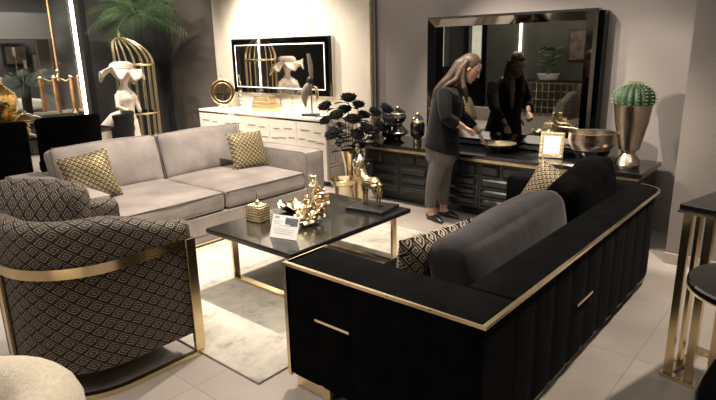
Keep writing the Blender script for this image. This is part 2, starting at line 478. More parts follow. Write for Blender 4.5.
g.bar([L(-1.872, 1.93, zt), L(-1.872, 1.645, zt), L(-.844, 1.645, zt), L(-.844, 3.98, zt)] +
      [L(-.998 + .157 * math.cos(k / 6 * PI / 2), 3.98 + .19 * math.sin(k / 6 * PI / 2), zt) for k in range(1, 7)], .010, .014)
g.b6(-.53, -.51, -1.263, -1.243, SB - .01, SH)
g.done('edge_trim', 'gold', t, smooth=False)
g = MB().box(L(-1.58, 1.6415, .415), (.205, .008, .012)); g.done('accent_strip', 'gold', t, smooth=False)
g = MB().box(L(-.847, 2.71, .365), (.008, .21, .014)); g.done('accent_strip', 'gold', t, smooth=False)
g = MB(); g.b6(-.50, -.28, -1.235, -1.03, 0, SB, .003); g.done('foot', 'gold', t, smooth=False)
g = MB(); g.b6(.36, .50, -1.2, -1.0, 0, SB, .003); g.done('foot', 'gold', t, smooth=False)
g = MB(); g.b6(-.50, -.36, 1.0, 1.2, 0, SB, .003); g.done('foot', 'gold', t, smooth=False)
g = MB(); g.prism(poly([(p[0] - .03, p[1]) for p in scallop((-.865, 1.75), (-.865, 4.1), 10, .012, out=V((1, 0)))] + [(-1.05, 4.1), (-1.05, 1.75)]), 0, SB); g.done('plinth', 'bevel_mirror', t, smooth=False)

# loose cushions of the black sofa
def cushion_soft(name, label, cat, c, half, r, rot, mat, puff, wob=.006, seed=1, group=None):
    t = MB().soft((0, 0, 0), half, r, 14, puff, None, wob, seed).done(name, mat)
    t.matrix_world = T4(c, rot); t.location = c; t.rotation_euler = rot.to_euler()
    tag(t, label, cat, group); return t
R_ = RZ(math.radians(2)) @ RY(math.radians(-9))
cushion_soft('back_cushion', 'long charcoal grey velvet back cushion on the black sofa', 'cushion', (-1.30, 2.74, .53), (.13, .63, .195), .075, R_, 'charcoal_velvet', (.03, 0, .03), seed=3, group='back cushions of the black sofa')
cushion_soft('back_cushion', 'black velvet back cushion at the far end of the black sofa', 'cushion', (-1.235, 3.74, .60), (.12, .34, .20), .07, RX(math.radians(9)) @ RY(math.radians(-9)), 'black_velvet', (.03, 0, .03), seed=5, group='back cushions of the black sofa')
def pillow(name, label, w, h, th, M4, mat, group=None):
    o = MB().pillow(w, h, th, Matrix.Identity(4)).done(name, mat)
    o.matrix_world = M4; o.location = M4.to_translation(); o.rotation_euler = M4.to_euler()
    tag(o, label, 'pillow', group); return o
pillow('throw_pillow', 'black and cream diamond spiral pillow against the near arm of the black sofa', .46, .42, .15,
       frame((-1.45, 2.24, .55), (.28, .95, .06), (.22, -.05, .95)), 'greek_pillow', 'throw pillows')
pillow('throw_pillow', 'dark gold woven pillow at the far end of the black sofa', .42, .42, .14,
       frame((-1.50, 3.80, .555), (.87, -.25, -.35), (.25, .25, .9)), 'gold_weave_dark', 'throw pillows')

# ------------------------------------------------------------------ grey sofa
t = thing('sofa', 'taupe grey velvet two-seat sofa facing the coffee table', 'sofa', (-4.6, 2.85, 0))
def S(x, y, z): return (x + 4.6, y - 2.85, z)
MB().b6(.0 - .65, .66, -1.0, .97, .10, .27, .012).done('seat_frame', 'grey_velvet', t, smooth=False)
MB().b6(.03, .655, -1.205, 1.17, .045, .098).done('base', 'grey_velvet', t, smooth=False)
for y0, y1 in ((1.60, 1.86), (3.81, 4.07)):
    arm = MB().soft(S(-4.62, (y0 + y1) / 2, .345), (.68, (y1 - y0) / 2, .275), .022, 8).done('arm', 'grey_velvet', t)
    p = MB(); xf_ = -3.945
    for y in (y0 + .012, y1 - .012):
        p.tube([S(xf_, y, .08), S(xf_, y, .605), S(-3.99, y, .618), S(-5.25, y, .618)], .0045, 6)
    p.done('piping', 'grey_piping', arm)
MB().soft(S(-5.19, 2.835, .36), (.10, .98, .25), .03, 8).done('backrest', 'grey_velvet', t)
ym = 2.835
for k, (y0, y1) in enumerate(((1.865, ym - .004), (ym + .004, 3.805))):
    c = MB().soft(S(-4.47, (y0 + y1) / 2, .355), (.53, (y1 - y0) / 2, .08), .03, 12, (0, 0, .018), None, .003, k).done('seat_cushion', 'grey_velvet', t)
    p = MB()
    for z in (.288, .424): p.tube([S(-3.945, y0 + .02, z), S(-3.94, (y0 + y1) / 2, z), S(-3.945, y1 - .02, z)], .0045, 6)
    p.done('piping', 'grey_piping', c)
    rot = RY(math.radians(-14))
    c = MB().soft(S(-4.98, (y0 + y1) / 2, .61), (.095, (y1 - y0) / 2 + .0, .225), .05, 12, (.045, 0, .012), rot, .005, k + 4).done('back_cushion', 'grey_velvet', t)
    p = MB()
    e = .035
    for sx in (1,):
        hy = (y1 - y0) / 2 - .006
        pts = [(.088, -hy, -.2), (.088, -hy, .2), (.06, -hy + .02, .224), (.06, hy - .02, .224), (.088, hy, .2), (.088, hy, -.2)]
        p.tube([V(S(-4.98, (y0 + y1) / 2, .61)) + rot @ V(q) for q in pts], .005, 6)
    p.done('piping', 'grey_piping', c)
MB().b6(.645, .662, -1.2, 1.17, .028, .044).done('base_trim', 'gold', t, smooth=False)
f = MB().b6(.50, .60, -1.15, -1.05, RUG, .028).done('foot', 'black_paint', t, smooth=False)
f = MB().b6(.50, .60, 1.05, 1.13, 0, .028).done('foot', 'black_paint', t, smooth=False)
for yy in (-1.1, 1.08): MB().b6(-.62, -.52, yy - .05, yy + .05, 0, .1).done('foot', 'black_paint', t, smooth=False)
pillow('throw_pillow', 'gold woven pillow at the left end of the grey sofa', .40, .42, .15,
       frame((-4.60, 2.01, .625), (.16, .95, .12), (-.38, -.10, .9)), 'gold_weave', 'throw pillows')
pillow('throw_pillow', 'gold woven pillow against the right arm of the grey sofa', .42, .40, .15,
       frame((-4.58, 3.62, .61), (.12, .97, -.03), (-.38, .04, .9)), 'gold_weave', 'throw pillows')

# ------------------------------------------------------------------ coffee table
t = thing('coffee_table', 'black lacquer coffee table on flat gold legs in the middle of the rug', 'table', (-2.8, 2.75, RUG))
MB().b6(-.425, .425, -.615, .625, .375, .412, .008).done('tabletop', 'table_black', t, smooth=False)
for y in (-.43, .49):
    g = MB(); g.bar([(-.36, y, .375), (-.36, y, .012), (.36, y, .012), (.36, y, .375)], .05, .018, V((0, 0, 1)))
    g.b.free(); g = MB()
    g.b6(-.37, -.352, y - .025, y + .025, 0, .375); g.b6(.352, .37, y - .025, y + .025, 0, .375); g.b6(-.352, .352, y - .025, y + .025, 0, .018)
    g.done('leg_frame', 'gold', t, smooth=False)
TZ = RUG + .412

# --- things on the coffee table
t = thing('trinket_box', 'square gold studded box with a pointed lid knob on the coffee table', 'box', (-3.07, 2.475, TZ), math.radians(8)); t.scale = (.9, .9, 1.0)
b = MB(); b.b6(-.075, .075, -.06, .06, 0, .095, .004)
for s in (-1, 1):
    for i in range(8):
        for j in range(5):
            b.box((-.066 + i * .0188, s * .061, .012 + j * .018), (.015, .006, .014), None, .003, 1)
    for i in range(6):
        for j in range(5):
            b.box((s * .076, -.05 + i * .02, .012 + j * .018), (.006, .015, .014), None, .003, 1)
b.done('body', 'gold', t)
l = MB(); l.b6(-.078, .078, -.063, .063, .095, .108, .003)
for i in range(5):
    for j in range(4): l.ball((-.055 + i * .027, -.04 + j * .027, .110), .014, 8, 6)
l = l.done('lid', 'champagne', t)
k = MB(); k.lathe([(.012, .118), (.02, .13), (.02, .145), (.006, .155), (.005, .175), (.001, .205)], seg=12); k.done('knob', 'champagne', l)

t = thing('info_card', 'white leaning information card with a small photo on the coffee table', 'sign', (-2.625, 2.305, TZ), math.radians(14))
rx = RX(math.radians(-24))
c = MB(); c.box(rx @ V((0, 0, .075)) + V((0, .0, .002)), (.205, .004, .15), rx); c.done('card', 'paper', t, smooth=False)
c = MB(); c.box(rx @ V((.045, -.003, .112)), (.095, .003, .052), rx); c.done('photo_print', 'paper_dark', t, smooth=False)
c = MB()
c.box(rx @ V((-.07, -.003, .135)), (.035, .003, .016), rx)
for i, w in enumerate((.07, .06)): c.box(rx @ V((-.055, -.003, .108 - i * .014)), (w, .003, .004), rx)
for i in range(3): c.box(rx @ V((0, -.003, .06 - i * .014)), (.16 - .01 * (i % 3), .003, .003), rx)
c.done('print_lines', 'paper_grey', t, smooth=False)
c = MB(); c.box((0, .055, .045), (.08, .003, .10), RX(math.radians(32))); c.done('easel_back', 'paper', t, smooth=False)

t = thing('decorative_bowl', 'shallow crinkled gold leaf bowl behind the card on the coffee table', 'bowl', (-3.03, 2.80, TZ), .3)
rings = []
for i in range(7):
    r = .02 + .125 * (i / 6); z = .004 + .055 * (i / 6) ** 2
    rings.append([V((r * math.cos(a) * (1 + .08 * math.sin(5 * a) * i / 6), r * .8 * math.sin(a) * (1 + .1 * math.sin(3 * a) * i / 6), z + .018 * (i / 6) * math.sin(7 * a))) for a in [2 * PI * k / 42 for k in range(42)]])
b = MB(); vs = b.quads(rings, closed_v=True); b.b.faces.new(vs[0][::-1])
b = b.done('shell', 'gold', t)
sm = b.modifiers.new('th', 'SOLIDIFY'); sm.thickness = .003

t = thing('blossom_sculpture', 'champagne gold blossom branch sculpture with upright stems on the coffee table', 'sculpture', (-2.76, 2.68, TZ)); t.scale = (1.1, 1.1, 1.1)
rn = random.Random(4)
def flower_mb(c, s, nrm, petals=5):
    m = MB(); nrm = V(nrm).normalized(); q = V((0, 0, 1)).rotation_difference(nrm).to_matrix(); c = V(c)
    for k in range(petals):
        a = 2 * PI * k / petals
        pr = q @ RZ(a) @ RY(math.radians(-35))
        m.ball(c + q @ RZ(a) @ V((s * .5, 0, s * .18)), (s * .52, s * .34, s * .10), 8, 6, pr)
    m.ball(c + nrm * s * .12, s * .2, 8, 6)
    return m
tips = []
br = MB(); br.lathe([(.05, 0), (.045, .012), (.012, .018)], seg=16)
for (r_, b_, h) in ((.05, .10, .28), (.07, .06, .20), (.03, .12, .22), (.10, .08, .15), (.02, .0, .12), (-.03, -.04, .07), (-.02, -.10, .06), (.04, -.08, .08), (.08, .0, .11), (-.06, -.06, .05), (.0, -.05, .09)):
    x, y = .758 * r_ - .652 * b_, .652 * r_ + .758 * b_
    br.tube([(0, 0, .01), (x * .5, y * .5, h * .55), (x, y, h)], [.004, .0035, .002], 6)
    for k in range(5):
        f = .35 + .65 * k / 4
        tips.append((x * f + rn.uniform(-.03, .03), y * f + rn.uniform(-.03, .03), h * f + rn.uniform(-.02, .02)))
br.done('branch', 'champagne', t)
for (x, y, z) in tips:
    s = rn.uniform(.030, .044) * (1.2 if z < .15 else .8)
    flower_mb((x, y, max(.035, z)), s, (x * 4 + rn.uniform(-.5, .5), y * 4 + rn.uniform(-.5, .5) - .5, rn.uniform(.2, 1))).done('blossom', 'gold_soft', t)

t = thing('tray', 'flat black lacquer tray at the far end of the coffee table', 'tray', (-2.60, 3.19, TZ), math.radians(8))
MB().b6(-.16, .16, -.13, .13, 0, .028, .004).done('slab', 'black_paint', t, smooth=False)
# gold horse
def horse():
    m = MB()
    def tb(path, r): m.tube(path, r, 10)
    tb([(-.075, 0, .155), (-.05, 0, .165), (0, 0, .158), (.05, 0, .162), (.08, 0, .15)], [.028, .04, .036, .042, .03])   # trunk
    tb([(-.055, 0, .165), (-.085, 0, .205), (-.10, 0, .245), (-.098, 0, .275)], [.036, .028, .022, .018])                # neck
    tb([(-.09, 0, .282), (-.115, 0, .275), (-.145, 0, .25), (-.155, 0, .24)], [.018, .02, .014, .010])                # head
    for sy in (-1, 1): tb([(-.09, sy * .009, .292), (-.087, sy * .012, .312)], [.006, .002])
    for sy, dx in ((-1, .012), (1, -.01)):
        tb([(-.06, sy * .02, .15), (-.066 + dx, sy * .022, .10), (-.06 + dx, sy * .022, .08), (-.066 + dx, sy * .022, .012), (-.074 + dx, sy * .022, 0)], [.022, .014, .011, .008, .011])
        tb([(.065, sy * .022, .15), (.058 + dx, sy * .024, .105), (.082 + dx, sy * .024, .075), (.074 + dx, sy * .024, .012), (.064 + dx, sy * .024, 0)], [.03, .018, .011, .008, .011])
    return m
t = thing('horse_statue', 'polished gold standing horse statue on the black tray', 'statue', (-2.62, 3.20, TZ + .0285), math.radians(-8)); t.scale = (1.0, 1.1, 1.1)
o = horse().done('body', 'gold', t); voxel(o, .005, 2)
o.data.materials.clear(); o.data.materials.append(M['gold'])
m = MB(); m.tube([(.085, 0, .165), (.105, 0, .15), (.112, 0, .11), (.105, 0, .07)], [.008, .012, .012, .003], 8); m.done('tail', 'gold', t)
m = MB(); m.tube([(-.082, 0, .292), (-.075, 0, .26), (-.055, 0, .215), (-.035, 0, .192)], [.006, .010, .010, .006], 8); m.done('mane', 'gold', t)

# ------------------------------------------------------------------ patterned barrel armchair
CX, YF, YB, HW = -2.93, 1.56, .80, .43
def upath(inset=0., n=30):
    """U outline from right front round the back to left front, rounded rear corners"""
    w = HW - inset; yb = YB + inset; r = .36 - inset
    pts = [(w, YF), (w, (YF + yb + r) / 2)]
    for k in range(n // 2 + 1):
        a = -k / (n // 2) * PI / 2; pts.append((w - r + r * math.cos(a), yb + r + r * math.sin(a)))
    pts.append((0, yb))
    for k in range(n // 2 + 1):
        a = -PI / 2 - k / (n // 2) * PI / 2; pts.append((-w + r + r * math.cos(a), yb + r + r * math.sin(a)))
    pts += [(-w, (YF + yb + r) / 2), (-w, YF)]
    return [(CX + x, y) for x, y in pts]
def resample(pts, n):
    P = [V((p[0], p[1], 0)) for p in pts]; d = [0]
    for i in range(1, len(P)): d.append(d[-1] + (P[i] - P[i - 1]).length)
    out = []
    for k in range(n):
        s = d[-1] * k / (n - 1); i = 0
        while i < len(d) - 2 and d[i + 1] < s: i += 1
        f = (s - d[i]) / max(1e-9, d[i + 1] - d[i]); out.append((P[i].lerp(P[i + 1], f), s))
    return out, d[-1]
t = thing('armchair', 'barrel armchair in black and beige spiral fabric with a gold band frame', 'armchair', (CX, 1.2, 0))
def A(p): return V((p[0] - CX, p[1] - 1.2, p[2]))
N = 60
outp, Lo = resample(upath(0), N); inp, Li = resample(upath(.12), N)
def htop(k):
    f = 1 - abs(2 * k / (N - 1) - 1)          # 0 at the fronts, 1 at the back
    s = min(1, f * 2.0); s = s * s * (3 - 2 * s)
    return .755 + .115 * s
sec = MB(); grid = []; uvg = []
for k in range(N):
    (po, s), (pi_, s2) = outp[k], inp[k]; h = htop(k); zb = .13
    prof = []
    for j in range(9): prof.append((0, zb + (h - .05 - zb) * j / 8))
    for j in range(1, 8):
        a = PI * j / 8; prof.append((.5 - .5 * math.cos(a), h - .05 + .05 * math.sin(a)))
    for j in range(9): prof.append((1, h - .05 - (h - .05 - zb) * j / 8))
    row = []; uvr = []; d = 0; last = None
    for f, z in prof:
        p = po.lerp(pi_, f); p = V((p.x, p.y, z)); row.append(A(p))
        if last is not None: d += (p - last).length
        last = p; uvr.append((s, d))
    grid.append(row); uvg.append(uvr)
vs = sec.quads(grid, closed_v=True, uvs=lambda i, j: uvg[i][j])
sec.b.faces.new(vs[0][::-1]); sec.b.faces.new(vs[-1])
for f in sec.b.faces:
    if len(f.verts) > 4:
        for l in f.loops: l[sec.uv].uv = (l.vert.co.x, l.vert.co.z)
sec.done('shell', 'greek', t, ang=50)
MB().soft(A((CX, 1.26, .37)), (.30, .30, .09), .05, 10, (0, 0, .03)).done('seat_cushion', 'greek', t)
MB().b6(-.30, .30, -.26, .34, .13, .28, .01).done('seat_frame', 'greek', t, smooth=False)
bc = MB().soft(A((CX - .08, 1.03, .745)), (.27, .08, .24), .07, 10, (0, .03, .02), RZ(math.radians(28)) @ RX(math.radians(-8))).done('back_cushion', 'greek', t)
for z, w, h, nm in ((.645, .014, .050, 'frame_band'), (.014, .034, .028, 'floor_band')):
    pth, _ = resample(upath(-.014), 60)
    MB().bar([A((p.x, p.y, z)) for p, s in pth], w, h).done(nm, 'gold', t, ang=30)
for x, y in ((HW + .013, YF), (-HW - .013, YF)):
    MB().b6(x - .012, x + .012, y - 1.2 - .045, y - 1.2 + .012, .028, .666, .002).done('post', 'gold', t, smooth=False)
MB().b6(-.02, .02, YB - 1.2 - .020, YB - 1.2 - .004, .028, .63, .002).done('post', 'gold', t, smooth=False)

# ------------------------------------------------------------------ ivory boucle tub chair, only its rounded back in view
t = thing('tub_chair', 'ivory boucle tub chair with a fat rounded back in the near left corner', 'armchair', (-1.98, .33, 0), math.radians(15)); t.scale = (1, 1, .88)
p = MB(); n = 26; path = []
for k in range(n):
    a = math.radians(-55 + 290 * k / (n - 1)); path.append((.27 * math.cos(a), .26 * math.sin(a), .50 + .02 * math.sin(a)))
rr = [.115 * (1 - .35 * abs(2 * k / (n - 1) - 1) ** 6) for k in range(n)]
p.tube(path, rr, 18)
p.tube([(.22, .20, .50), (.28, .10, .47), (.30, -.02, .44)], [.10, .13, .09], 18); p.ball(path[0], rr[0] * 1.0); p.ball(path[-1], rr[-1] * 1.0)
p.done('backrest', 'boucle', t)
MB().lathe([(.30, .06), (.34, .09), (.345, .30), (.33, .42), (.27, .46), (0, .465)], seg=36).done('seat', 'boucle', t)
MB().lathe([(.24, 0), (.24, .06)], seg=30).done('plinth', 'black_paint', t)
# ------------------------------------------------------------------ long black sideboard
BX0, BX1, CT = -3.93, -1.10, .625
t = thing('sideboard', 'long low black sideboard with raised geometric doors and a gold rail', 'sideboard', (-2.5, 4.93, 0))
def Bp(x, y, z): return (x + 2.5, y - 4.93, z)
MB().b6(BX0 + 2.5, BX1 + 2.5, 4.60 - 4.93, 5.20 - 4.93, .590, CT, .003).done('counter', 'black_lacquer', t, smooth=False)
MB().b6(BX0 + 2.53, BX1 + 2.47, 4.645 - 4.93, 5.19 - 4.93, .555, .590).done('rail', 'gold_soft', t, smooth=False)
MB().b6(BX0 + 2.53, BX1 + 2.47, 4.68 - 4.93, 5.19 - 4.93, .10, .555).done('carcass', 'black_paint', t, smooth=False)
MB().b6(BX0 + 2.6, BX1 + 2.40, 4.78 - 4.93, 5.15 - 4.93, 0, .10).done('plinth', 'black_paint', t, smooth=False)
rects = [(.04, .50, .72, .97), (.54, .96, .72, .97), (.04, .20, .05, .68), (.24, .96, .48, .68), (.24, .96, .27, .44), (.24, .96, .05, .23)]
nd = 6; dw = (BX1 - BX0 - .06) / nd
for i in range(nd):
    x0 = BX0 + .03 + i * dw + .004; x1 = x0 + dw - .008
    m = MB(); m.b6(x0 + 2.5, x1 + 2.5, 4.668 - 4.93, 4.68 - 4.93, .105, .548)
    for (a, b, c, d) in rects:
        if i % 2: a, b = 1 - b, 1 - a
        w, h = x1 - x0, .443
        xa, xb, za, zb = x0 + a * w + 2.5, x0 + b * w + 2.5, .105 + c * h, .105 + d * h
        k = .022; yb, yf = 4.668 - 4.93, 4.645 - 4.93
        r0 = [V((xa, yb, za)), V((xb, yb, za)), V((xb, yb, zb)), V((xa, yb, zb))]
        r1 = [V((xa + k, yf, za + k)), V((xb - k, yf, za + k)), V((xb - k, yf, zb - k)), V((xa + k, yf, zb - k))]
        vs = m.quads([r0, r1], closed_v=True); m.b.faces.new(vs[1])
    m.done('door', 'black_paint', t, smooth=False)

# things on the black sideboard
t = thing('serving_bowl', 'shallow polished gold bowl the woman is touching on the black sideboard', 'bowl', (-2.43, 4.88, CT)); t.scale = (1.14, 1.14, 1.3)
MB().lathe([(.045, 0), (.05, .006), (.10, .03), (.138, .058), (.142, .062), (.137, .062), (.10, .037), (.05, .014), (0, .012)], seg=40).done('shell', 'gold', t)

def photo_frame(loc, rz, label, w=.135, h=.165, group=None):
    t = thing('picture_frame', label, 'frame', loc, rz, group)
    rx = RX(math.radians(-14)); off = V((0, 0, h / 2 + .002))
    m = MB()
    def bx(cx, cz, sx, sz, y=0, d=.014): m.box(rx @ V((cx, y, cz)) + off, (sx, d, sz), rx, .002, 1)
    bw = .035
    bx(0, h / 2 - bw / 2, w, bw); bx(0, -h / 2 + bw / 2, w, bw); bx(-w / 2 + bw / 2, 0, bw, h - 2 * bw); bx(w / 2 - bw / 2, 0, bw, h - 2 * bw)
    for i in range(7):
        for s in (-1, 1):
            m.ball(rx @ V((-w / 2 + .012 + i * (w - .024) / 6, -.007, s * (h / 2 - .017))) + off, (.009, .005, .012), 6, 5)
            m.ball(rx @ V((s * (w / 2 - .017), -.007, -h / 2 + .012 + i * (h - .024) / 6)) + off, (.012, .005, .009), 6, 5)
    m.done('border', 'gold_soft', t)
    m = MB(); m.box(rx @ V((0, -.002, 0)) + off, (w - 2 * bw + .006, .004, h - 2 * bw + .006), rx); m.done('photo_card', 'paper', t, smooth=False)
    m = MB(); m.box((0, .055, h * .38), (.04, .003, h * .8), RX(math.radians(26))); m.done('easel_back', 'black_paint', t, smooth=False)
    return t
photo_frame((-1.915, 4.86, CT), math.radians(12), 'gold studded picture frame with a blank white card on the black sideboard', .205, .225)

t = thing('planter_bowl', 'large round hammered copper bowl with dark lower half on the black sideboard', 'bowl', (-1.575, 4.86, CT))
MB().lathe([(.155, .115), (.182, .155), (.19, .20), (.186, .245), (.19, .252), (.184, .256), (.176, .25), (.178, .20), (.17, .15), (.14, .12), (0, .11)], seg=44).done('upper_shell', 'copper', t)
MB().lathe([(.07, 0), (.075, .006), (.115, .04), (.145, .085), (.157, .115), (.14, .12), (0, .112)], seg=44).done('lower_shell', 'black_lacquer', t)
MB().lathe([(.157, .112), (.162, .116), (.157, .12)], seg=44).done('rim_band', 'copper', t)

t = thing('cactus_planter', 'tall footed bronze vase planted with a round ribbed green cactus', 'plant', (-1.265, 4.80, CT))
MB().lathe([(.085, 0), (.088, .01), (.10, .03), (.088, .07), (.062, .10), (.05, .118), (.055, .128), (.055, .14)], seg=36).done('foot', 'copper', t)
MB().lathe([(.055, .14), (.075, .15), (.098, .25), (.113, .335)], seg=44, flute=22, fa=.012).done('lower_body', 'copper', t)
MB().lathe([(.113, .335), (.119, .338), (.140, .50), (.144, .505), (.138, .507), (.132, .495), (0, .49)], seg=44).done('upper_body', 'copper', t)
rib = 17; m = MB(); rings = []
for i in range(15):
    ph = -.35 + (PI / 2 + .35) * i / 14; ring = []
    for k in range(rib * 6):
        a = 2 * PI * k / (rib * 6); d = 1 + .11 * (abs(math.cos(a * rib / 2)) - .5) * math.cos(ph) ** .5
        r = .145 * math.cos(ph) * d
        ring.append(V((r * math.cos(a), r * math.sin(a), .545 + .118 * math.sin(ph))))
    rings.append(ring)
m.quads(rings, closed_v=True)
cb = m.done('cactus', 'cactus', t)
m = MB()
for k in range(rib):
    a = 2 * PI * k / rib
    for i in range(9):
        ph = -.2 + 1.6 * i / 8; r = .152 * math.cos(ph)
        c = V((r * math.cos(a), r * math.sin(a), .545 + .124 * math.sin(ph)))
        for q in range(4):
            d = V((math.cos(a) * math.cos(ph), math.sin(a) * math.cos(ph), math.sin(ph))) + V((math.sin(q * 2.1) * .7, math.cos(q * 1.7) * .7, math.sin(q * 3) * .5))
            m.tube([c, c + d.normalized() * .017], [.0022, .0008], 4)
m.done('spines', 'spine', cb, kind='stuff')

def urn(name, label, loc, s, prof_body, prof_lid, band):
    t = thing(name, label, 'jar', loc)
    MB().lathe([(r * s, z * s) for r, z in prof_body], seg=32).done('body', 'black_gloss', t)
    l = MB().lathe([(r * s, z * s) for r, z in prof_lid], seg=32).done('lid', 'black_gloss', t)
    for (r, z, h) in band:
        MB().lathe([(r * s - .002, (z - h) * s), (r * s + .003, z * s), (r * s - .002, (z + h) * s)], seg=32).done('band', 'gold', t)
    MB().lathe([(0.001, 1.07 * s), (.05 * s, 1.08 * s), (.06 * s, 1.12 * s), (.03 * s, 1.17 * s), (.001, 1.18 * s)], seg=14).done('knob', 'gold', l)
    return t
body = [(.20, 0), (.22, .03), (.10, .10), (.10, .16), (.34, .30), (.36, .36), (.24, .46), (.15, .56), (.15, .62), (.24, .70), (.28, .80), (.24, .90), (.20, .94)]
lid = [(.22, .94), (.24, .97), (.16, 1.04), (.05, 1.08), (.001, 1.08)]
urn('lidded_urn', 'larger black and gold lidded urn with a pinched waist on the black sideboard', (-3.55, 4.80, CT), .33, body, lid, [(.36, .34, .02), (.16, .60, .02), (.25, .93, .02)])
body2 = [(.14, 0), (.15, .02), (.15, .20), (.13, .22), (.24, .30), (.27, .42), (.27, .72), (.22, .82), (.18, .86)]
urn('lidded_urn', 'smaller black jar with gold shoulders standing on a gold base', (-3.33, 4.84, CT), .28, body2, [(.20, .86), (.22, .90), (.14, 1.02), (.05, 1.08), (.001, 1.08)], [(.155, .10, .09), (.23, .82, .03), (.21, .89, .03)])
t = thing('table_lamp', 'dark squat ginger jar behind the black roses on the sideboard', 'jar', (-3.74, 4.92, CT))
MB().lathe([(.07, 0), (.08, .01), (.12, .08), (.12, .14), (.08, .20), (.06, .22)], seg=30).done('body', 'black_gloss', t)
MB().lathe([(.062, .22), (.066, .225), (.062, .235), (.02, .26), (.001, .262)], seg=24).done('lid', 'black_gloss', t)
t.name = 'ginger_jar'

# ------------------------------------------------------------------ wide black mirror leaning over the sideboard
def mirror_frame(t, x0, x1, z0, z1, yb, yf, w, k, fm, gm, deep=.0):
    """faceted frame: outer back at yb, inner lip at yf"""
    m = MB()
    o4 = [V((x0, yb, z0)), V((x1, yb, z0)), V((x1, yb, z1)), V((x0, yb, z1))]
    a4 = [V((x0, yf + k, z0)), V((x1, yf + k, z0)), V((x1, yf + k, z1)), V((x0, yf + k, z1))]
    b4 = [V((x0 + w * .25, yf, z0 + w * .25)), V((x1 - w * .25, yf, z0 + w * .25)), V((x1 - w * .25, yf, z1 - w * .25)), V((x0 + w * .25, yf, z1 - w * .25))]
    c4 = [V((x0 + w, yf + k, z0 + w)), V((x1 - w, yf + k, z0 + w)), V((x1 - w, yf + k, z1 - w)), V((x0 + w, yf + k, z1 - w))]
    m.quads([o4, a4, b4, c4], closed_v=True)
    m.done('frame', fm, t, smooth=False)
    g = MB(); g.b6(x0 + w - .002, x1 - w + .002, yf + k, yf + k + .006, z0 + w - .002, z1 - w + .002)
    g.done('mirror_glass', gm, t, smooth=False)
t = thing('wall_mirror', 'wide mirror in a thick glossy black frame above the black sideboard', 'mirror', (-2.5, 5.25, CT))
MB().b6(-.84, .855, -.11, -.001, .03, 1.24, .004).done('back_box', 'black_lacquer', t, smooth=False)
mirror_frame(t, -.87, .825, .055, 1.255, -.10, -.215, .095, .03, 'bevel_mirror', 'mirror_smoke')
MB().b6(-.84, .80, -.20, -.1, .02, .058).done('base_rail', 'black_lacquer', t, smooth=False)

# ------------------------------------------------------------------ white sideboard
t = thing('sideboard', 'tall white lacquer sideboard with silver slotted doors under the lit mirror', 'sideboard', (-5.83, 4.98, 0))
X0, X1, WT = -1.24, 1.27, .805
MB().b6(X0, X1, -.22, .235, .775, WT, .003).done('top', 'white_lacquer', t, smooth=False)
MB().b6(X0 + .01, X1 - .01, -.205, .235, .752, .775).done('shadow_rail', 'silver', t, smooth=False)
MB().b6(X0, X1, -.20, .235, .06, .752).done('carcass', 'white_lacquer', t, smooth=False)
MB().b6(X0 + .05, X1 - .05, -.15, .2, 0, .06).done('plinth', 'black_paint', t, smooth=False)
nd = 5; dw = (X1 - X0) / nd
slots = [(.30, .86, .30), (.72, .84, .24), (.18, .70, .22), (.52, .68, .3), (.80, .66, .24), (.34, .52, .34), (.74, .50, .26), (.20, .36, .24), (.60, .34, .36), (.36, .18, .3), (.80, .17, .2)]
for i in range(nd):
    x0 = X0 + i * dw + .003; x1 = x0 + dw - .006
    m = MB().b6(x0, x1, -.218, -.20, .07, .748, .002); nf = len(m.b.faces)
    for j, (cx, cz, w) in enumerate(slots):
        if i % 2: cx = 1 - cx
        m.b6(x0 + (cx - w / 2) * dw, x0 + (cx + w / 2) * dw - .004, -.2205, -.217, .07 + cz * .678 - .007, .07 + cz * .678 + .007)
    d = m.done('door', 'white_lacquer', t, smooth=False); d.data.materials.append(M['slot_satin'])
    for p in d.data.polygons:
        if p.index >= nf: p.material_index = 1
m = MB()
for (a, b, c, d_) in ((.05, .45, .62, .95), (.5, .95, .62, .95), (.05, .3, .3, .57), (.35, .95, .3, .57), (.05, .6, .05, .25), (.65, .95, .05, .25)):
    y0, y1, z0, z1 = -.2 + a * .43, -.2 + b * .43, .06 + c * .69, .06 + d_ * .69
    for bx in ((y0, y1, z0, z0 + .006), (y0, y1, z1 - .006, z1), (y0, y0 + .006, z0, z1), (y1 - .006, y1, z0, z1)):
        m.b6(X1 - .001, X1 + .003, *bx)
m.done('side_fretwork', 'silver', t, smooth=False)

t = thing('wall_mirror', 'wide mirror with an illuminated border hanging above the white sideboard', 'mirror', (-5.76, 5.22, 1.02))
x0, x1, z0, z1 = -.97, .95, .0, .73
MB().b6(x0, x1, -.055, -.001, z0, z1, .004).done('frame', 'silver', t, smooth=False)
MB().b6(x0 + .012, x1 - .05, -.062, -.054, z0 + .012, z1 - .012).done('border_glass', 'bevel_mirror', t, smooth=False)
a = .085
m = MB(); m.bar([(x0 + a, -.064, z0 + a), (x1 - a - .03, -.064, z0 + a), (x1 - a - .03, -.064, z1 - a), (x0 + a, -.064, z1 - a)], .008, .012, V((0, 1, 0)), closed=True)
m.done('light_line', 'led_soft', t, smooth=False)
MB().b6(x0 + a, x1 - a - .03, -.066, -.061, z0 + a, z1 - a).done('mirror_glass', 'mirror', t, smooth=False)

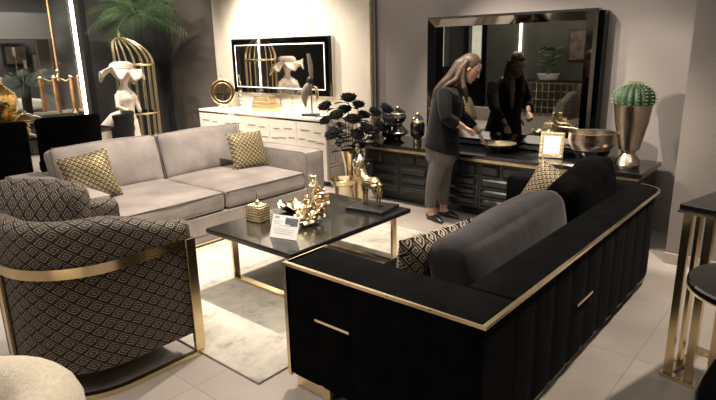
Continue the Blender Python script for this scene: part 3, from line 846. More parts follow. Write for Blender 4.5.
# things on the white sideboard
WTZ = WT
t = thing('disc_sculpture', 'gold round disc sculpture with a pierced emblem on the white sideboard', 'sculpture', (-6.80, 5.0, WTZ), math.radians(34)); t.scale = (1.12, 1.12, 1.12)
m = MB(); m.b6(-.09, .09, -.04, .04, 0, .03, .004); m.done('base', 'gold', t, smooth=False)
m = MB(); cz = .03 + .17
for r0 in (.158, .118):
    m.tube([(r0 * math.cos(2 * PI * k / 48), 0, cz + r0 * math.sin(2 * PI * k / 48)) for k in range(49)], .011 if r0 > .13 else .007, 8, False)
m.done('ring', 'gold', t)
MB().lathe([(.147, -.006), (.147, .006)], (0, .008, cz), 40, rot=RX(PI / 2)).done('back_disc', 'caged_amber', t)
m = MB()
for (cx, czz, w, h) in ((-.022, .04, .014, .10), (.022, .04, .014, .10), (0, -.012, .20, .014), (-.022, -.06, .014, .07), (.022, -.06, .014, .07), (-.055, -.05, .06, .014), (.055, -.05, .06, .014), (-.06, .04, .012, .07), (.06, .04, .012, .07)):
    m.b6(cx - w / 2, cx + w / 2, -.012, .012, cz + czz - h / 2, cz + czz + h / 2)
m.done('emblem', 'gold', t, smooth=False)
MB().lathe([(.012, cz + .165), (.006, cz + .18), (.014, cz + .195), (.001, cz + .21)], seg=12).done('finial', 'gold', t)

def studded_box(x, y, z, w, d, h, label, g):
    t = thing('jewellery_box', label, 'box', (x, y, z), 0, g)
    m = MB(); m.b6(-w / 2, w / 2, -d / 2, d / 2, 0, h, .003)
    n = int(w / .024)
    for i in range(n):
        for j in range(max(2, int(h / .024))):
            m.box((-w / 2 + w * (i + .5) / n, -d / 2, h * (j + .5) / max(2, int(h / .024))), (.018, .008, .017), None, .003, 1)
    m.done('body', 'gold_soft', t)
    MB().b6(-w / 2 - .003, w / 2 + .003, -d / 2 - .003, d / 2 + .003, h, h + .008).done('lid', 'gold_soft', t, smooth=False)
    return t
studded_box(-5.90, 5.02, WTZ, .40, .14, .10, 'wider gold studded box, lower of the two stacked on the white sideboard', 'gold boxes on the white sideboard')
studded_box(-5.93, 5.02, WTZ + .108, .31, .13, .09, 'narrower gold studded box, upper of the two stacked on the white sideboard', 'gold boxes on the white sideboard')

def candlestick(loc, h, label, s=1.):
    t = thing('candlestick', label, 'candlestick', loc, 0, 'candlesticks on the white sideboard')
    MB().lathe([(.045 * s, 0), (.045 * s, .008), (.02 * s, .022), (.012, .03)], seg=20).done('foot', 'gold_soft', t)
    m = MB(); z = .03
    pr = [(.012, z)]
    n = 4
    for i in range(n):
        za, zb = z + (h - z) * i / n, z + (h - z) * (i + 1) / n
        pr += [(.010, za + .004), (.021 * s, (za + zb) / 2), (.010, zb - .004)]
    m.lathe(pr, seg=16); m.done('stem', 'silver', t)
    MB().lathe([(.012, h), (.026 * s, h + .012), (.026 * s, h + .03), (.018, h + .03), (.016, h + .015), (0, h + .014)], seg=20).done('cup', 'gold_soft', t)
    return t
candlestick((-6.36, 4.97, WTZ), .24, 'taller crystal and champagne candlestick beside the round disc sculpture')
candlestick((-6.22, 5.05, WTZ), .17, 'shorter crystal candlestick between the disc sculpture and gold boxes')
candlestick((-5.58, 5.0, WTZ), .15, 'shorter crystal candlestick right of the gold boxes')
candlestick((-5.33, 4.97, WTZ), .19, 'taller crystal candlestick nearest the bird sculpture')

t = thing('bird_sculpture', 'abstract taupe long-legged bird sculpture on a black base on the white sideboard', 'sculpture', (-4.97, 4.93, WTZ), math.radians(20))
MB().b6(-.10, .10, -.06, .06, 0, .03, .003).done('base', 'black_paint', t, smooth=False)
m = MB(); m.tube([(.02, 0, .03), (.02, 0, .32), (.02, 0, .42)], .011, 10); m.done('pole', 'silver', t)
m = MB(); m.tube([(-.06, 0, .10), (-.075, 0, .18), (-.07, 0, .27), (-.02, 0, .35), (.02, 0, .42)], [.006, .032, .055, .05, .02], 16); m.done('body', 'sculpt', t)
m = MB(); m.tube([(.02, 0, .40), (.03, 0, .50), (.02, 0, .62), (.0, 0, .74)], [.02, .026, .03, .022], 14); m.done('neck', 'sculpt', t)
m = MB(); m.ball((.012, -.01, .425), (.04, .035, .05)); m.done('joint', 'black_paint', t)
m = MB(); m.tube([(.05, 0, .36), (.09, 0, .34), (.10, 0, .24), (.085, 0, .16)], [.01, .022, .02, .004], 12); m.done('wing', 'champagne', t)

# ------------------------------------------------------------------ floor vases and the black roses
t = thing('floor_vase', 'tall flared champagne vase holding the black roses', 'vase', (-3.93, 4.46, 0))
MB().lathe([(.085, 0), (.09, .01), (.06, .18), (.05, .27), (.062, .40), (.095, .545), (.10, .555), (.094, .556), (.055, .40), (.042, .27), (0, .26)], seg=32, flute=8, fa=.03).done('shell', 'champagne', t)
t = thing('bottle_vase', 'tall silver bottle vase with a rounded shoulder beside the rose vase', 'vase', (-3.74, 4.40, 0)); t.scale = (.9, .9, 1.0)
MB().lathe([(.075, 0), (.085, .01), (.085, .36), (.08, .40)], seg=32).done('body', 'champagne', t)
MB().lathe([(.08, .40), (.092, .43), (.088, .48), (.05, .525), (.03, .545), (.028, .585), (.034, .592), (.026, .592), (.022, .55), (0, .548)], seg=32).done('shoulder', 'silver', t)
t = thing('bottle_vase', 'slim champagne bottle vase squeezed between the rose vase and silver bottle', 'vase', (-3.83, 4.48, 0)); t.scale = (.8, .8, 1)
MB().lathe([(.03, 0), (.033, .01), (.038, .2), (.034, .44), (.016, .56), (.016, .60), (.02, .606), (.013, .606), (.01, .56), (0, .555)], seg=24).done('body', 'champagne', t)
t = thing('floor_planter', 'wide gold hammered drum bowl standing in front of the rose vase', 'bowl', (-3.80, 4.20, 0)); t.scale = (1.1, 1.1, 1.3)
MB().lathe([(.075, 0), (.08, .01), (.075, .05), (.085, .09), (.092, .19)], seg=36).done('drum', 'champagne', t)
MB().lathe([(.092, .19), (.118, .205), (.13, .235), (.126, .238), (.11, .212), (0, .20)], seg=36).done('rim', 'gold', t)

rose_proto = None
def build_rose(L, lean):
    """stem from origin up to L, one bloom at the tip, leaves"""
    t = thing('rose', '', 'flower')
    return t
def make_rose(label, base, tip, s, seed):
    rn = random.Random(seed)
    base, tip = V(base), V(tip); d = tip - base
    t = thing('rose', label, 'flower', base, 0, 'black roses in the tall vase')
    mid = d * .55 + V((0, 0, .06 * d.length))
    MB().tube([(0, 0, 0), mid * .5, mid, d], .0035, 6).done('stem', 'rose', t)
    m = MB(); n = (d - mid).normalized(); q = V((0, 0, 1)).rotation_difference(n).to_matrix()
    for ring, (cnt, rr, tilt, sz) in enumerate(((3, .16, 88, .55), (5, .38, 80, .7), (6, .58, 66, .85), (6, .72, 45, .85), (5, .62, 5, .75))):
        for k in range(cnt):
            a = 2 * PI * k / cnt + ring * .7 + rn.uniform(-.2, .2)
            r = q @ RZ(a) @ RY(math.radians(-tilt))
            m.ball(d + q @ RZ(a) @ V((rr * s * .75, 0, s * (.35 - .1 * ring))), (s * sz * .62, s * sz * .58, s * .08), 8, 5, r)
    m.ball(d + n * s * .2, s * .35, 8, 6)
    m.done('bloom', 'rose', t)
    for k in range(5):
        f = .5 + .10 * k; c = d * f + V((0, 0, .03)); a = rn.uniform(0, 6)
        l = MB(); dirv = V((math.cos(a), math.sin(a), .35)); w = dirv.cross(V((0, 0, 1))).normalized()
        ln = s * rn.uniform(1.5, 2.1); rows = []
        for i in range(6):
            u = i / 5; ww = s * .42 * math.sin(PI * min(1, u * .92 + .04)); c2 = c + dirv * ln * u - V((0, 0, .3 * ln * u * u))
            rows.append([c2 - w * ww + V((0, 0, .15 * ww)), c2, c2 + w * ww + V((0, 0, .15 * ww))])
        l.quads(rows); lf = l.done('leaf', 'rose', t); sm = lf.modifiers.new('t', 'SOLIDIFY'); sm.thickness = .002
    return t
# tips as (side, height): side runs along the picture's width, given here as room points
RB = V((-3.93, 4.46, .50))
cam_r = V((.758, .652, 0)); cam_b = V((-.652, .758, 0))
roses = [(-.24, .34, .05, 'lowest black rose, reaching out left towards the white sideboard'), (-.13, .40, -.05, 'black rose left of centre, half way up the bunch'),
         (-.02, .56, .02, 'topmost black rose of the bunch'), (.07, .49, .06, 'second highest black rose, right beside the topmost'),
         (-.06, .44, .10, 'black rose just under the topmost bloom'), (.02, .36, -.08, 'black rose in the middle front of the bunch'),
         (.22, .42, .0, 'black rose high on the right of the bunch'), (.33, .44, .08, 'dark rose farthest right in the bunch'),
         (.15, .26, -.10, 'black rose low on the right front of the bunch'), (.05, .22, -.12, 'black rose hanging just above the vase mouth'),
         (.27, .28, -.02, 'black rose low on the right, near the urns'), (-.17, .22, -.08, 'black rose low on the left of the bunch'),
         (.12, .38, .12, 'black rose deep in the bunch, behind the middle bloom'), (-.24, .48, .06, 'black rose high on the left against the cream wall'), (.34, .34, -.05, 'black rose right of the vase, level with the urn lid')]
for i, (a, h, b, lab) in enumerate(roses):
    tip = RB + cam_r * (a * 1.12 + .02) + cam_b * b * 1.1 + V((0, 0, h * 1.05))
    make_rose(lab, RB + V((.03 * math.cos(i * 2.4), .03 * math.sin(i * 2.4), -.20)), tip, .082 + .010 * (i % 3), 100 + i)

# ------------------------------------------------------------------ gold legged console on the right
t = thing('console_table', 'black topped console on flat gold slat legs by the right edge', 'table', (-.502, 2.847, 0), math.radians(-14))
W, D, HH = 1.1, .40, .885
MB().b6(-.002, W, -.012, D + .012, HH - .03, HH, .004).done('tabletop', 'black_lacquer', t, smooth=False)
MB().b6(-.006, W, -.016, D + .016, HH - .040, HH - .03).done('top_trim', 'silver', t, smooth=False)
m = MB(); m.b6(0, W, 0, .04, 0, .022); m.b6(0, W, D - .04, D, 0, .022); m.b6(0, .04, .04, D - .04, 0, .022)
m.done('base_frame', 'gold', t, smooth=False)
for k in range(11):
    x = .012 + k * .095
    MB().b6(x, x + .036, .008, .026, .022, HH - .04).done('slat', 'gold', t, smooth=False)
for k in range(2):
    y = .15 + k * .15
    MB().b6(.008, .026, y, y + .036, .022, HH - .04).done('slat', 'gold', t, smooth=False)

t = thing('side_table', 'round glossy black pedestal table with a bulging base in the right foreground', 'table', (-.118, 2.33, 0))
MB().lathe([(.20, .715), (.232, .72), (.24, .735), (.24, .75), (.234, .757), (0, .757)], seg=48).done('tabletop', 'black_gloss', t)
MB().lathe([(.236, .722), (.2425, .725), (.236, .729)], seg=48).done('edge_ring', 'gold_soft', t)
MB().lathe([(.14, 0), (.16, .012), (.175, .12), (.165, .30), (.11, .44), (.045, .52), (.035, .60), (.06, .68), (.14, .715)], seg=40).done('pedestal', 'black_lacquer', t)
# ------------------------------------------------------------------ dining corner on the left
DX = -6.9
t = thing('dining_table', 'black dining table with a thin gold edge behind the grey sofa', 'table', (DX, 2.3, 0))
MB().b6(-.42, .42, -1.0, .92, .735, .76, .004).done('tabletop', 'black_gloss', t, smooth=False)
MB().b6(-.425, .425, -1.005, .925, .722, .735).done('edge_trim', 'gold', t, smooth=False)
for y in (-.7, .6):
    m = MB(); m.b6(-.10, .10, y - .10, y + .10, .03, .722, .01); m.done('pedestal', 'black_lacquer', t, smooth=False)
    MB().b6(-.25, .25, y - .18, y + .18, 0, .03, .004).done('foot', 'gold', t, smooth=False)
def dining_chair(loc, rz, label, tuft=False, mat='black_velvet'):
    t = thing('dining_chair', label, 'chair', loc, rz, 'black upholstered dining chairs')
    # chair faces local +Y, back at -Y
    MB().soft((0, .02, .43), (.25, .24, .07), .04, 8, (0, 0, .015)).done('seat', mat, t)
    m = MB(); rings = []
    for i in range(13):
        z = .30 + .70 * i / 12; row = []
        for k in range(17):
            x = -.275 + .55 * k / 16; y = -.25 - .05 * math.cos(x / .275 * PI / 2) + .10 * (abs(x) / .275) ** 2.2 - .05 * (i / 12)
            if tuft: y += .012 * math.cos(k * PI / 2) * math.cos(i * PI / 2)
            zz = z - (.02 * (abs(x) / .275) ** 4 if i == 12 else 0)
            row.append(V((x, y, zz)))
        rings.append(row)
    m.quads(rings); b = m.done('backrest', mat, t); sm = b.modifiers.new('t', 'SOLIDIFY'); sm.thickness = .06; sm.offset = 1
    bv = b.modifiers.new('b', 'BEVEL'); bv.width = .02; bv.segments = 3; bv.limit_method = 'ANGLE'
    for sx in (-1, 1):
        for sy in (-1, 1):
            MB().tube([(sx * .2, .02 + sy * .19, .37), (sx * .23, .02 + sy * .22, 0)], [.018, .01], 8).done('leg', 'black_lacquer', t)
    return t
dining_chair((-6.30, 2.555, 0), math.radians(80), 'black velvet dining chair nearest the grey sofa back cushions, backing the camera')
dining_chair((-6.30, 1.82, 0), math.radians(84), 'black velvet dining chair cut off by the left edge of the photo')
dining_chair((-6.78, 3.20, 0), math.radians(140), 'black tufted dining chair turned sideways in front of the white statue', True, 'tuft_fabric').scale = (.9, .9, .92)
dining_chair((-7.5, 1.8, 0), math.radians(-88), 'black velvet dining chair on the far side of the dining table')

t = thing('mosaic_vase', 'round gold mosaic vase with a flared foot on the dining table', 'vase', (-6.85, 2.13, .76)); t.scale = (1, 1, 1.13)
MB().lathe([(.10, 0), (.11, .01), (.075, .04), (.07, .07), (.12, .14), (.19, .24), (.21, .32), (.19, .40), (.11, .47), (.08, .50), (.10, .54), (.09, .545), (.06, .50), (0, .49)], seg=40).done('shell', 'gold_mosaic', t)
t = thing('compote_dish', 'gold lidded compote dish on a beaded pedestal between two dining chairs', 'dish', (-6.62, 2.31, .76))
MB().lathe([(.07, 0), (.075, .01), (.02, .03), (.032, .055), (.018, .075), (.034, .10), (.02, .125), (.05, .14)], seg=24).done('pedestal', 'gold', t)
MB().lathe([(.05, .14), (.13, .155), (.15, .17), (.145, .176)], seg=36).done('bowl', 'gold', t)
l = MB().lathe([(.147, .176), (.14, .19), (.10, .22), (.05, .238), (.02, .245)], seg=36, flute=12, fa=.03).done('lid', 'gold', t)
MB().lathe([(.012, .243), (.02, .258), (.012, .275), (.001, .285)], seg=14).done('knob', 'gold', l)
t = thing('candle_holder', 'small black and gold candle holder at the middle of the dining table', 'candlestick', (-6.9, 2.95, .76))
MB().lathe([(.05, 0), (.05, .01), (.015, .025), (.015, .06), (.035, .085), (.012, .105), (.012, .13)], seg=18).done('stem', 'black_lacquer', t)
MB().lathe([(.012, .13), (.03, .145), (.034, .17), (.018, .20), (.001, .25)], seg=18).done('flame_cup', 'gold', t)

# ------------------------------------------------------------------ white statue with the wide hat
t = thing('lady_statue', 'white plaster statue of a lady with a wide ruffled hat and flowing gown', 'statue', (-7.15, 3.72, 0), math.radians(-70)); t.scale = (.95, .95, .915)
m = MB()
def ell(cx, cy, z, rx, ry, n=20): return [V((cx + rx * math.cos(2 * PI * k / n), cy + ry * math.sin(2 * PI * k / n), z)) for k in range(n)]
m.loft([ell(0, -.02, 0, .20, .20), ell(0, -.02, .25, .19, .19), ell(0, -.01, .55, .16, .16), ell(.0, 0, .78, .14, .12), ell(0, .01, .92, .105, .085), ell(0, .0, 1.02, .12, .10), ell(0, .02, 1.12, .145, .11), ell(0, .0, 1.22, .13, .08), ell(0, 0, 1.27, .06, .055), ell(0, .01, 1.33, .045, .045), ell(0, .02, 1.38, .06, .07), ell(0, .025, 1.44, .075, .085), ell(0, .02, 1.51, .07, .08), ell(0, .01, 1.56, .03, .04)])
m.tube([(-.13, 0, 1.19), (-.19, .03, 1.02), (-.12, .12, .93)], [.045, .036, .028], 10)
m.tube([(.13, 0, 1.19), (.19, .04, 1.02), (.10, .13, .95)], [.045, .036, .028], 10)
m.ball((-.05, .10, 1.13), (.055, .05, .055)); m.ball((.05, .10, 1.13), (.055, .05, .055))
m.ball((0, .105, 1.43), (.012, .02, .022))
o = m.done('figure', 'white_plaster', t); voxel(o, .013, 3); o.data.materials.clear(); o.data.materials.append(M['white_plaster'])
rings = []
for i in range(8):
    u = i / 7; ring = []
    for k in range(60):
        a = 2 * PI * k / 60; r = .09 + .17 * u + .02 * math.sin(7 * a + 2) * u; w = u * u
        ring.append(V((r * math.cos(a) * 1.15, r * math.sin(a), 1.50 + .05 * (1 - u) + w * (.05 * math.sin(3 * a + 1) + .055 * math.sin(7 * a) + .03 * math.sin(11 * a + u * 3)) + .05 * w * math.cos(a) - .06 * w)))
    rings.append(ring)
m = MB(); m.quads(rings, closed_v=True)
m2 = m
crown = [[V((r * math.cos(2 * PI * k / 60) * 1.1, r * math.sin(2 * PI * k / 60), z)) for k in range(60)] for r, z in ((.125, 1.51), (.15, 1.55), (.14, 1.60), (.09, 1.63), (.001, 1.635))]
m.quads(crown, closed_v=True)
h = m.done('hat', 'white_plaster', t); sm = h.modifiers.new('t', 'SOLIDIFY'); sm.thickness = .012
# ruffled train on the floor side
m = MB(); rings = []
for i in range(10):
    u = i / 9; ring = []
    for k in range(40):
        a = 2 * PI * k / 40; r = .15 + .09 * u + .025 * math.sin(7 * a) * u
        ring.append(V((r * math.cos(a), r * math.sin(a) - .03, .82 - .8 * u ** .8)))
    rings.append(ring)
m.quads(rings, closed_v=True); m.tube([(0, 0, .90), (.07, -.17, .84), (.12, -.30, .72), (.13, -.32, .3), (.13, -.32, .02)], [.09, .085, .075, .09, .12], 16)
g = m.done('gown', 'white_plaster', t); sm = g.modifiers.new('t', 'SOLIDIFY'); sm.thickness = .012

# ------------------------------------------------------------------ gold bird-cage stand
t = thing('cage_stand', 'tall gold domed bird-cage display stand behind the white statue', 'cage', (-7.42, 4.05, 0), math.radians(40.7))
R0, zt = .25, 1.44
for z, nm in ((.03, 'hoop'), (.80, 'hoop'), (1.44, 'hoop')):
    m = MB(); m.tube([(R0 * math.cos(2 * PI * k / 40), R0 * math.sin(2 * PI * k / 40), z) for k in range(41)], .014, 8, False); m.done(nm, 'gold_soft', t)
nb = 16
for k in range(nb):
    a = 2 * PI * k / nb; path = [(R0 * math.cos(a), R0 * math.sin(a), .02), (R0 * math.cos(a), R0 * math.sin(a), zt)]
    for i in range(1, 9):
        b = PI / 2 * i / 8; path.append((R0 * math.cos(b) * math.cos(a) - .16 * math.sin(b) ** 2, R0 * math.cos(b) * math.sin(a), zt + .36 * math.sin(b)))
    MB().tube(path, .0085, 6).done('bar', 'gold_soft', t)
MB().lathe([(.03, 1.785), (.03, 1.805), (.012, 1.815), (.022, 1.84), (.006, 1.86), (.001, 1.89)], (-.16, 0, 0), seg=14).done('finial', 'gold_soft', t)
MB().lathe([(.0, .795), (R0 - .012, .795), (R0 - .012, .81), (0, .81)], seg=36).done('shelf', 'black_lacquer', t)
MB().prism([(R0 * .8 * math.cos(2 * PI * k / 12), R0 * .8 * math.sin(2 * PI * k / 12)) for k in range(12)], .81, .82).done('shelf_pad', 'black_velvet', t)

# ------------------------------------------------------------------ palms
def palm(loc, label, zc, L, n, mat, seed, trunk_r=.05, rise=.55, group=None, nl=26, lf=.28, wd=.0032):
    rn = random.Random(seed); t = thing('potted_palm', label, 'plant', loc, rn.uniform(0, 6), group)
    MB().lathe([(.16, 0), (.19, .02), (.22, .36), (.225, .40), (.20, .40), (.19, .37), (0, .37)], seg=30).done('pot', 'black_lacquer', t)
    MB().tube([(0, 0, .36), (.02, .01, zc * .6), (0, 0, zc)], [trunk_r * 1.3, trunk_r, trunk_r * 1.1], 12).done('trunk', 'bark', t)
    for f in range(n):
        a = 2 * PI * f * .381966; el = rise * (1 - f / n) * 1.6 + .12
        ln = L * rn.uniform(.85, 1.1); m = MB(); spine = []
        for i in range(13):
            u = i / 12; r = ln * (math.cos(el) * u); z = zc + ln * (math.sin(el) * u - (.45 + .25 * (1 - el)) * u * u)
            spine.append(V((r * math.cos(a), r * math.sin(a), z)))
        m.tube(spine, [.009 * (1 - .8 * i / 12) for i in range(13)], 5)
        sd = V((-math.sin(a), math.cos(a), 0))
        for i in range(nl):
            u = .16 + .83 * i / (nl - 1); k = min(11, int(u * 12)); fr = u * 12 - k
            p = spine[k].lerp(spine[k + 1], fr); tg = (spine[k + 1] - spine[k]).normalized(); upn = sd.cross(tg).normalized()
            ll = ln * lf * math.sin(PI * (.12 + .86 * u)) ** .7 + .03
            for s in (-1, 1):
                d = (sd * s * .8 + tg * .62 - upn * (-.22) ).normalized(); d = d - V((0, 0, .18))
                wv = tg * wd
                q = [p - wv, p + d * ll * .5 - wv * 1.1 - V((0, 0, .01)), p + d * ll - V((0, 0, .06 * ll)), p + d * ll * .5 + wv * 1.1 - V((0, 0, .01)), p + wv]
                vv = [m.b.verts.new(x) for x in q]
                m.b.faces.new(vv)
        m.done('frond', mat, t, recalc=False)
    return t
palm((-7.70, 4.33, 0), 'tall green palm spreading its fronds above the gold cage', 2.10, .80, 21, 'leaf', 5, nl=17, lf=.36, wd=.0042)
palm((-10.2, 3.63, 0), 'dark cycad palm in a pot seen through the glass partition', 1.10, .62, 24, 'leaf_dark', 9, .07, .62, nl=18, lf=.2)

# ------------------------------------------------------------------ display room behind the glass
t = thing('chandelier', 'gold chandelier with long amber glass tubes seen through the glass partition', 'chandelier', (-10.0, 4.10, 2.95))
MB().tube([(0, 0, 0), (0, 0, -1.61)], .014, 8).done('rod', 'wood_tube', t)
MB().lathe([(.06, -.03), (.06, 0)], seg=20).done('ceiling_cup', 'gold', t)
MB().lathe([(.01, -1.58), (.035, -1.61), (.02, -1.66), (.05, -1.72), (.02, -1.78), (.001, -1.80)], seg=18).done('hub', 'gold', t)
for k in range(7):
    a = 2 * PI * k / 7 + .3; r = .30
    arm = MB().tube([(0, 0, -1.72), (r * .5 * math.cos(a), r * .5 * math.sin(a), -1.78), (r * math.cos(a), r * math.sin(a), -1.72)], .008, 6).done('arm', 'gold', t)
    MB().lathe([(.035, -1.73), (.045, -1.71), (.02, -1.69)], (r * math.cos(a), r * math.sin(a), 0), 14).done('cap', 'gold', arm)
    MB().lathe([(.035, -2.28 + .06 * (k % 2)), (.035, -1.73)], (r * math.cos(a), r * math.sin(a), 0), 14).done('tube', 'wood_tube', arm)
t = thing('display_plinth', 'pale grey display plinth under the amber chandelier', 'plinth', (-10.3, 4.22, 0))
MB().b6(-.3, .3, -.45, .45, 0, .62, .005).done('body', 'wall_mid', t, smooth=False)
MB().b6(-.31, .31, -.46, .46, .62, .64, .003).done('top', 'grey_cloth', t, smooth=False)
t = thing('framed_picture', 'dark framed picture on the far wall behind the glass', 'picture', (-13.45, 4.72, 1.36))
MB().b6(-.03, .03, -.26, .24, 0, .48).done('frame', 'black_paint', t, smooth=False)
MB().b6(.03, .036, -.2, .18, .07, .41).done('print', 'picture', t, smooth=False)
t = thing('framed_picture', 'pale panel with small print on the far wall behind the chandelier', 'picture', (-13.45, 5.22, 1.22))
MB().b6(-.03, .02, -.2, .12, 0, .42).done('frame', 'silver', t, smooth=False)
MB().b6(.02, .026, -.17, .09, .04, .38).done('print', 'paper_grey', t, smooth=False)
t = thing('floor_lamp', 'gold floor lamp with a small bright globe behind the chandelier', 'lamp', (-12.9, 5.15, 0))
MB().lathe([(.14, 0), (.14, .02), (.02, .03)], seg=20).done('base', 'gold', t)
MB().tube([(0, 0, .03), (0, 0, 1.82)], .014, 8).done('pole', 'gold', t)
m = MB(); m.ball((0, 0, 1.87), .05); m.done('globe', 'led', t)
for i, (y, lab) in enumerate(((4.05, 'tall gold candle stand left of the chandelier behind the glass'), (4.22, 'shorter gold candle stand right next to the taller one behind the glass'))):
    t = thing('candle_stand', lab, 'candlestick', (-12.9, y + .45, 0))
    h = 1.55 - .25 * i
    MB().lathe([(.10, 0), (.10, .02), (.018, .04), (.018, h), (.05, h + .02), (.05, h + .04)], seg=16).done('stand', 'gold', t)
    MB().lathe([(.028, h + .04), (.028, h + .2)], seg=14).done('candle', 'paper', t)
t = thing('bench', 'pale upholstered bench behind the cycad palm beyond the glass', 'bench', (-11.6, 3.4, 0))
MB().soft((0, 0, .72), (.3, .9, .10), .05, 8).done('seat', 'paper_grey', t)
MB().b6(-.25, .25, -.8, .8, .0, .62).done('base', 'grey_cloth', t, smooth=False)
t = thing('display_screen', 'grey fabric screen hanging behind the chandelier beyond the glass', 'screen', (-12.75, 5.0, 0))
MB().b6(-.02, .02, -.12, .12, .05, 2.0).done('panel', 'grey_cloth', t, smooth=False)
MB().b6(-.03, .03, -.14, -.12, 0, 2.05).done('post', 'gold_soft', t, smooth=False)
MB().b6(-.03, .03, .12, .14, 0, 2.05).done('post', 'gold_soft', t, smooth=False)

# ------------------------------------------------------------------ the part of the showroom that only the mirrors see
led2 = MB().b6(-6.14, -6.10, -3.045, -3.01, .0, 2.5).done('light_strip', 'led', smooth=False)
tag(led2, 'vertical white light strip seen only in the black mirror', 'light')
struct(MB().b6(-7.0, -4.0, -3.2, -3.05, 0, 2.95).done('wall_divider', 'divider_paint', smooth=False))
t = thing('framed_picture', 'reddish brown picture hanging behind the camera, seen in the black mirror', 'picture', (-4.72, -3.04, 1.22))
MB().b6(-.23, .23, 0, .03, 0, .68).done('frame', 'black_paint', t, smooth=False)
MB().b6(-.21, .21, .03, .036, .02, .66).done('print', 'picture', t, smooth=False)
t = thing('console_table', 'gold lattice console with a black top, seen in the black mirror', 'table', (-5.15, -2.7, 0))
MB().b6(-1.0, 1.0, -.2, .2, .77, .80).done('tabletop', 'black_lacquer', t, smooth=False)
m = MB()
for i in range(15):
    x = -.98 + i * .14; m.b6(x - .008, x + .008, .16, .18, 0, .77)
for z in (.02, .2, .38, .56, .74): m.b6(-.98, .98, .16, .18, z - .008, z + .008)
m.done('lattice', 'gold', t, smooth=False)
t = thing('potted_plant', 'broad leaved plant in a white pot, seen in the black mirror', 'plant', (-5.25, -2.7, .80))
MB().lathe([(.14, 0), (.20, .02), (.25, .14), (.23, .14), (0, .12)], seg=30).done('pot', 'paper', t)
rn = random.Random(3)
for k in range(16):
    a = rn.uniform(0, 6.28); h = rn.uniform(.25, .62); r = rn.uniform(.08, .32)
    m = MB(); c = V((r * math.cos(a), r * math.sin(a), .1 + h)); m.tube([(0, 0, .1), c * .6, c], .006, 5)
    m.ball(c, (.10, .07, .008), 10, 6, RZ(a) @ RY(rn.uniform(-.6, .6))); m.done('leaf', 'leaf', t)
for i, (x, z0, z1, w, lab) in enumerate(((-7.70, 1.2, 2.1, .42, 'wider lit display alcove, seen in the black mirror'), (-8.15, 1.1, 2.1, .35, 'narrow lit display alcove, seen in the black mirror'))):
    t = thing('display_alcove', lab, 'shelf', (x, -3.9, 0))
    if x < -7.8: t.location = (-7.99, -2.45, 0); t.rotation_euler = (0, 0, -PI / 2)
    MB().b6(-w / 2, w / 2, 0, .02, z0, z1).done('back_panel', 'alcove', t, smooth=False)
    m = MB()
    for sx in (-1, 1): m.b6(sx * w / 2 - .02, sx * w / 2 + .02, 0, .2, 0, z1 + .02)
    m.b6(-w / 2, w / 2, 0, .2, z1, z1 + .02); m.b6(-w / 2, w / 2, 0, .2, 0, z0)
    m.done('casing', 'black_paint', t, smooth=False)
# ------------------------------------------------------------------ the woman
W0 = thing('person', 'woman in a charcoal blazer and grey trousers leaning to touch the gold bowl', 'person', (-2.778, 4.439, 0), math.radians(40.7))
def er(c, a, b, tilt=0., yaw=0., n=20, pw=2.):
    """elliptic ring: a along facing (x), b sideways (y); tilted about y; pw>2 squares it"""
    out = []; rot = RZ(yaw) @ RY(tilt)
    for k in range(n):
        t_ = 2 * PI * k / n; cs, sn = math.cos(t_), math.sin(t_)
        x = a * math.copysign(abs(cs) ** (2 / pw), cs); y = b * math.copysign(abs(sn) ** (2 / pw), sn)
        out.append(V(c) + rot @ V((x, y, 0)))
    return out
def limb(m, pts, rad, n=14): m.tube(pts, rad, n)
body = MB()
# torso and neck
body.loft([er((-.0, .01, .60), .075, .12), er((-.0, .01, .72), .095, .14), er((.0, .005, .84), .095, .135), er((.01, 0, .92), .09, .125), er((.025, 0, 1.04), .105, .145, .15), er((.035, 0, 1.14), .105, .16, .2), er((.045, 0, 1.22), .085, .155, .3), er((.07, 0, 1.265), .055, .09, .35), er((.105, 0, 1.30), .048, .05, .4), er((.145, 0, 1.345), .048, .05, .45)])
# head: centre, leaning forward; ht = rotation of the head about the side axis
HC = V((.235, 0, 1.405)); HR = RY(math.radians(34)) @ RZ(math.radians(-10))
def hd(x, y, z): return HC + HR @ V((x, y, z))
prof = [(-.115, .035, .028, .045), (-.095, .055, .045, .030), (-.06, .078, .058, .012), (-.02, .092, .068, .0), (.03, .098, .073, -.004), (.07, .090, .068, -.010), (.10, .065, .050, -.015), (.118, .025, .02, -.018)]
body.loft([[hd(x0 + a * math.cos(2 * PI * k / 20), b * math.sin(2 * PI * k / 20), z) for k in range(20)] for z, a, b, x0 in prof])
body.tube([hd(.088, 0, .025), hd(.100, 0, -.005), hd(.110, 0, -.028), hd(.094, 0, -.038)], [.006, .008, .010, .005], 8)
body.ball(hd(.088, 0, -.066), (.012, .022, .010), 10, 6, HR)
body.ball(hd(.074, 0, -.100), (.018, .02, .015), 10, 6, HR)
for s in (-1, 1):
    body.ball(hd(-.005, s * .071, -.012), (.018, .008, .032), 10, 6, HR)
    body.ball(hd(.078, s * .032, .022), (.012, .022, .008), 8, 6, HR)
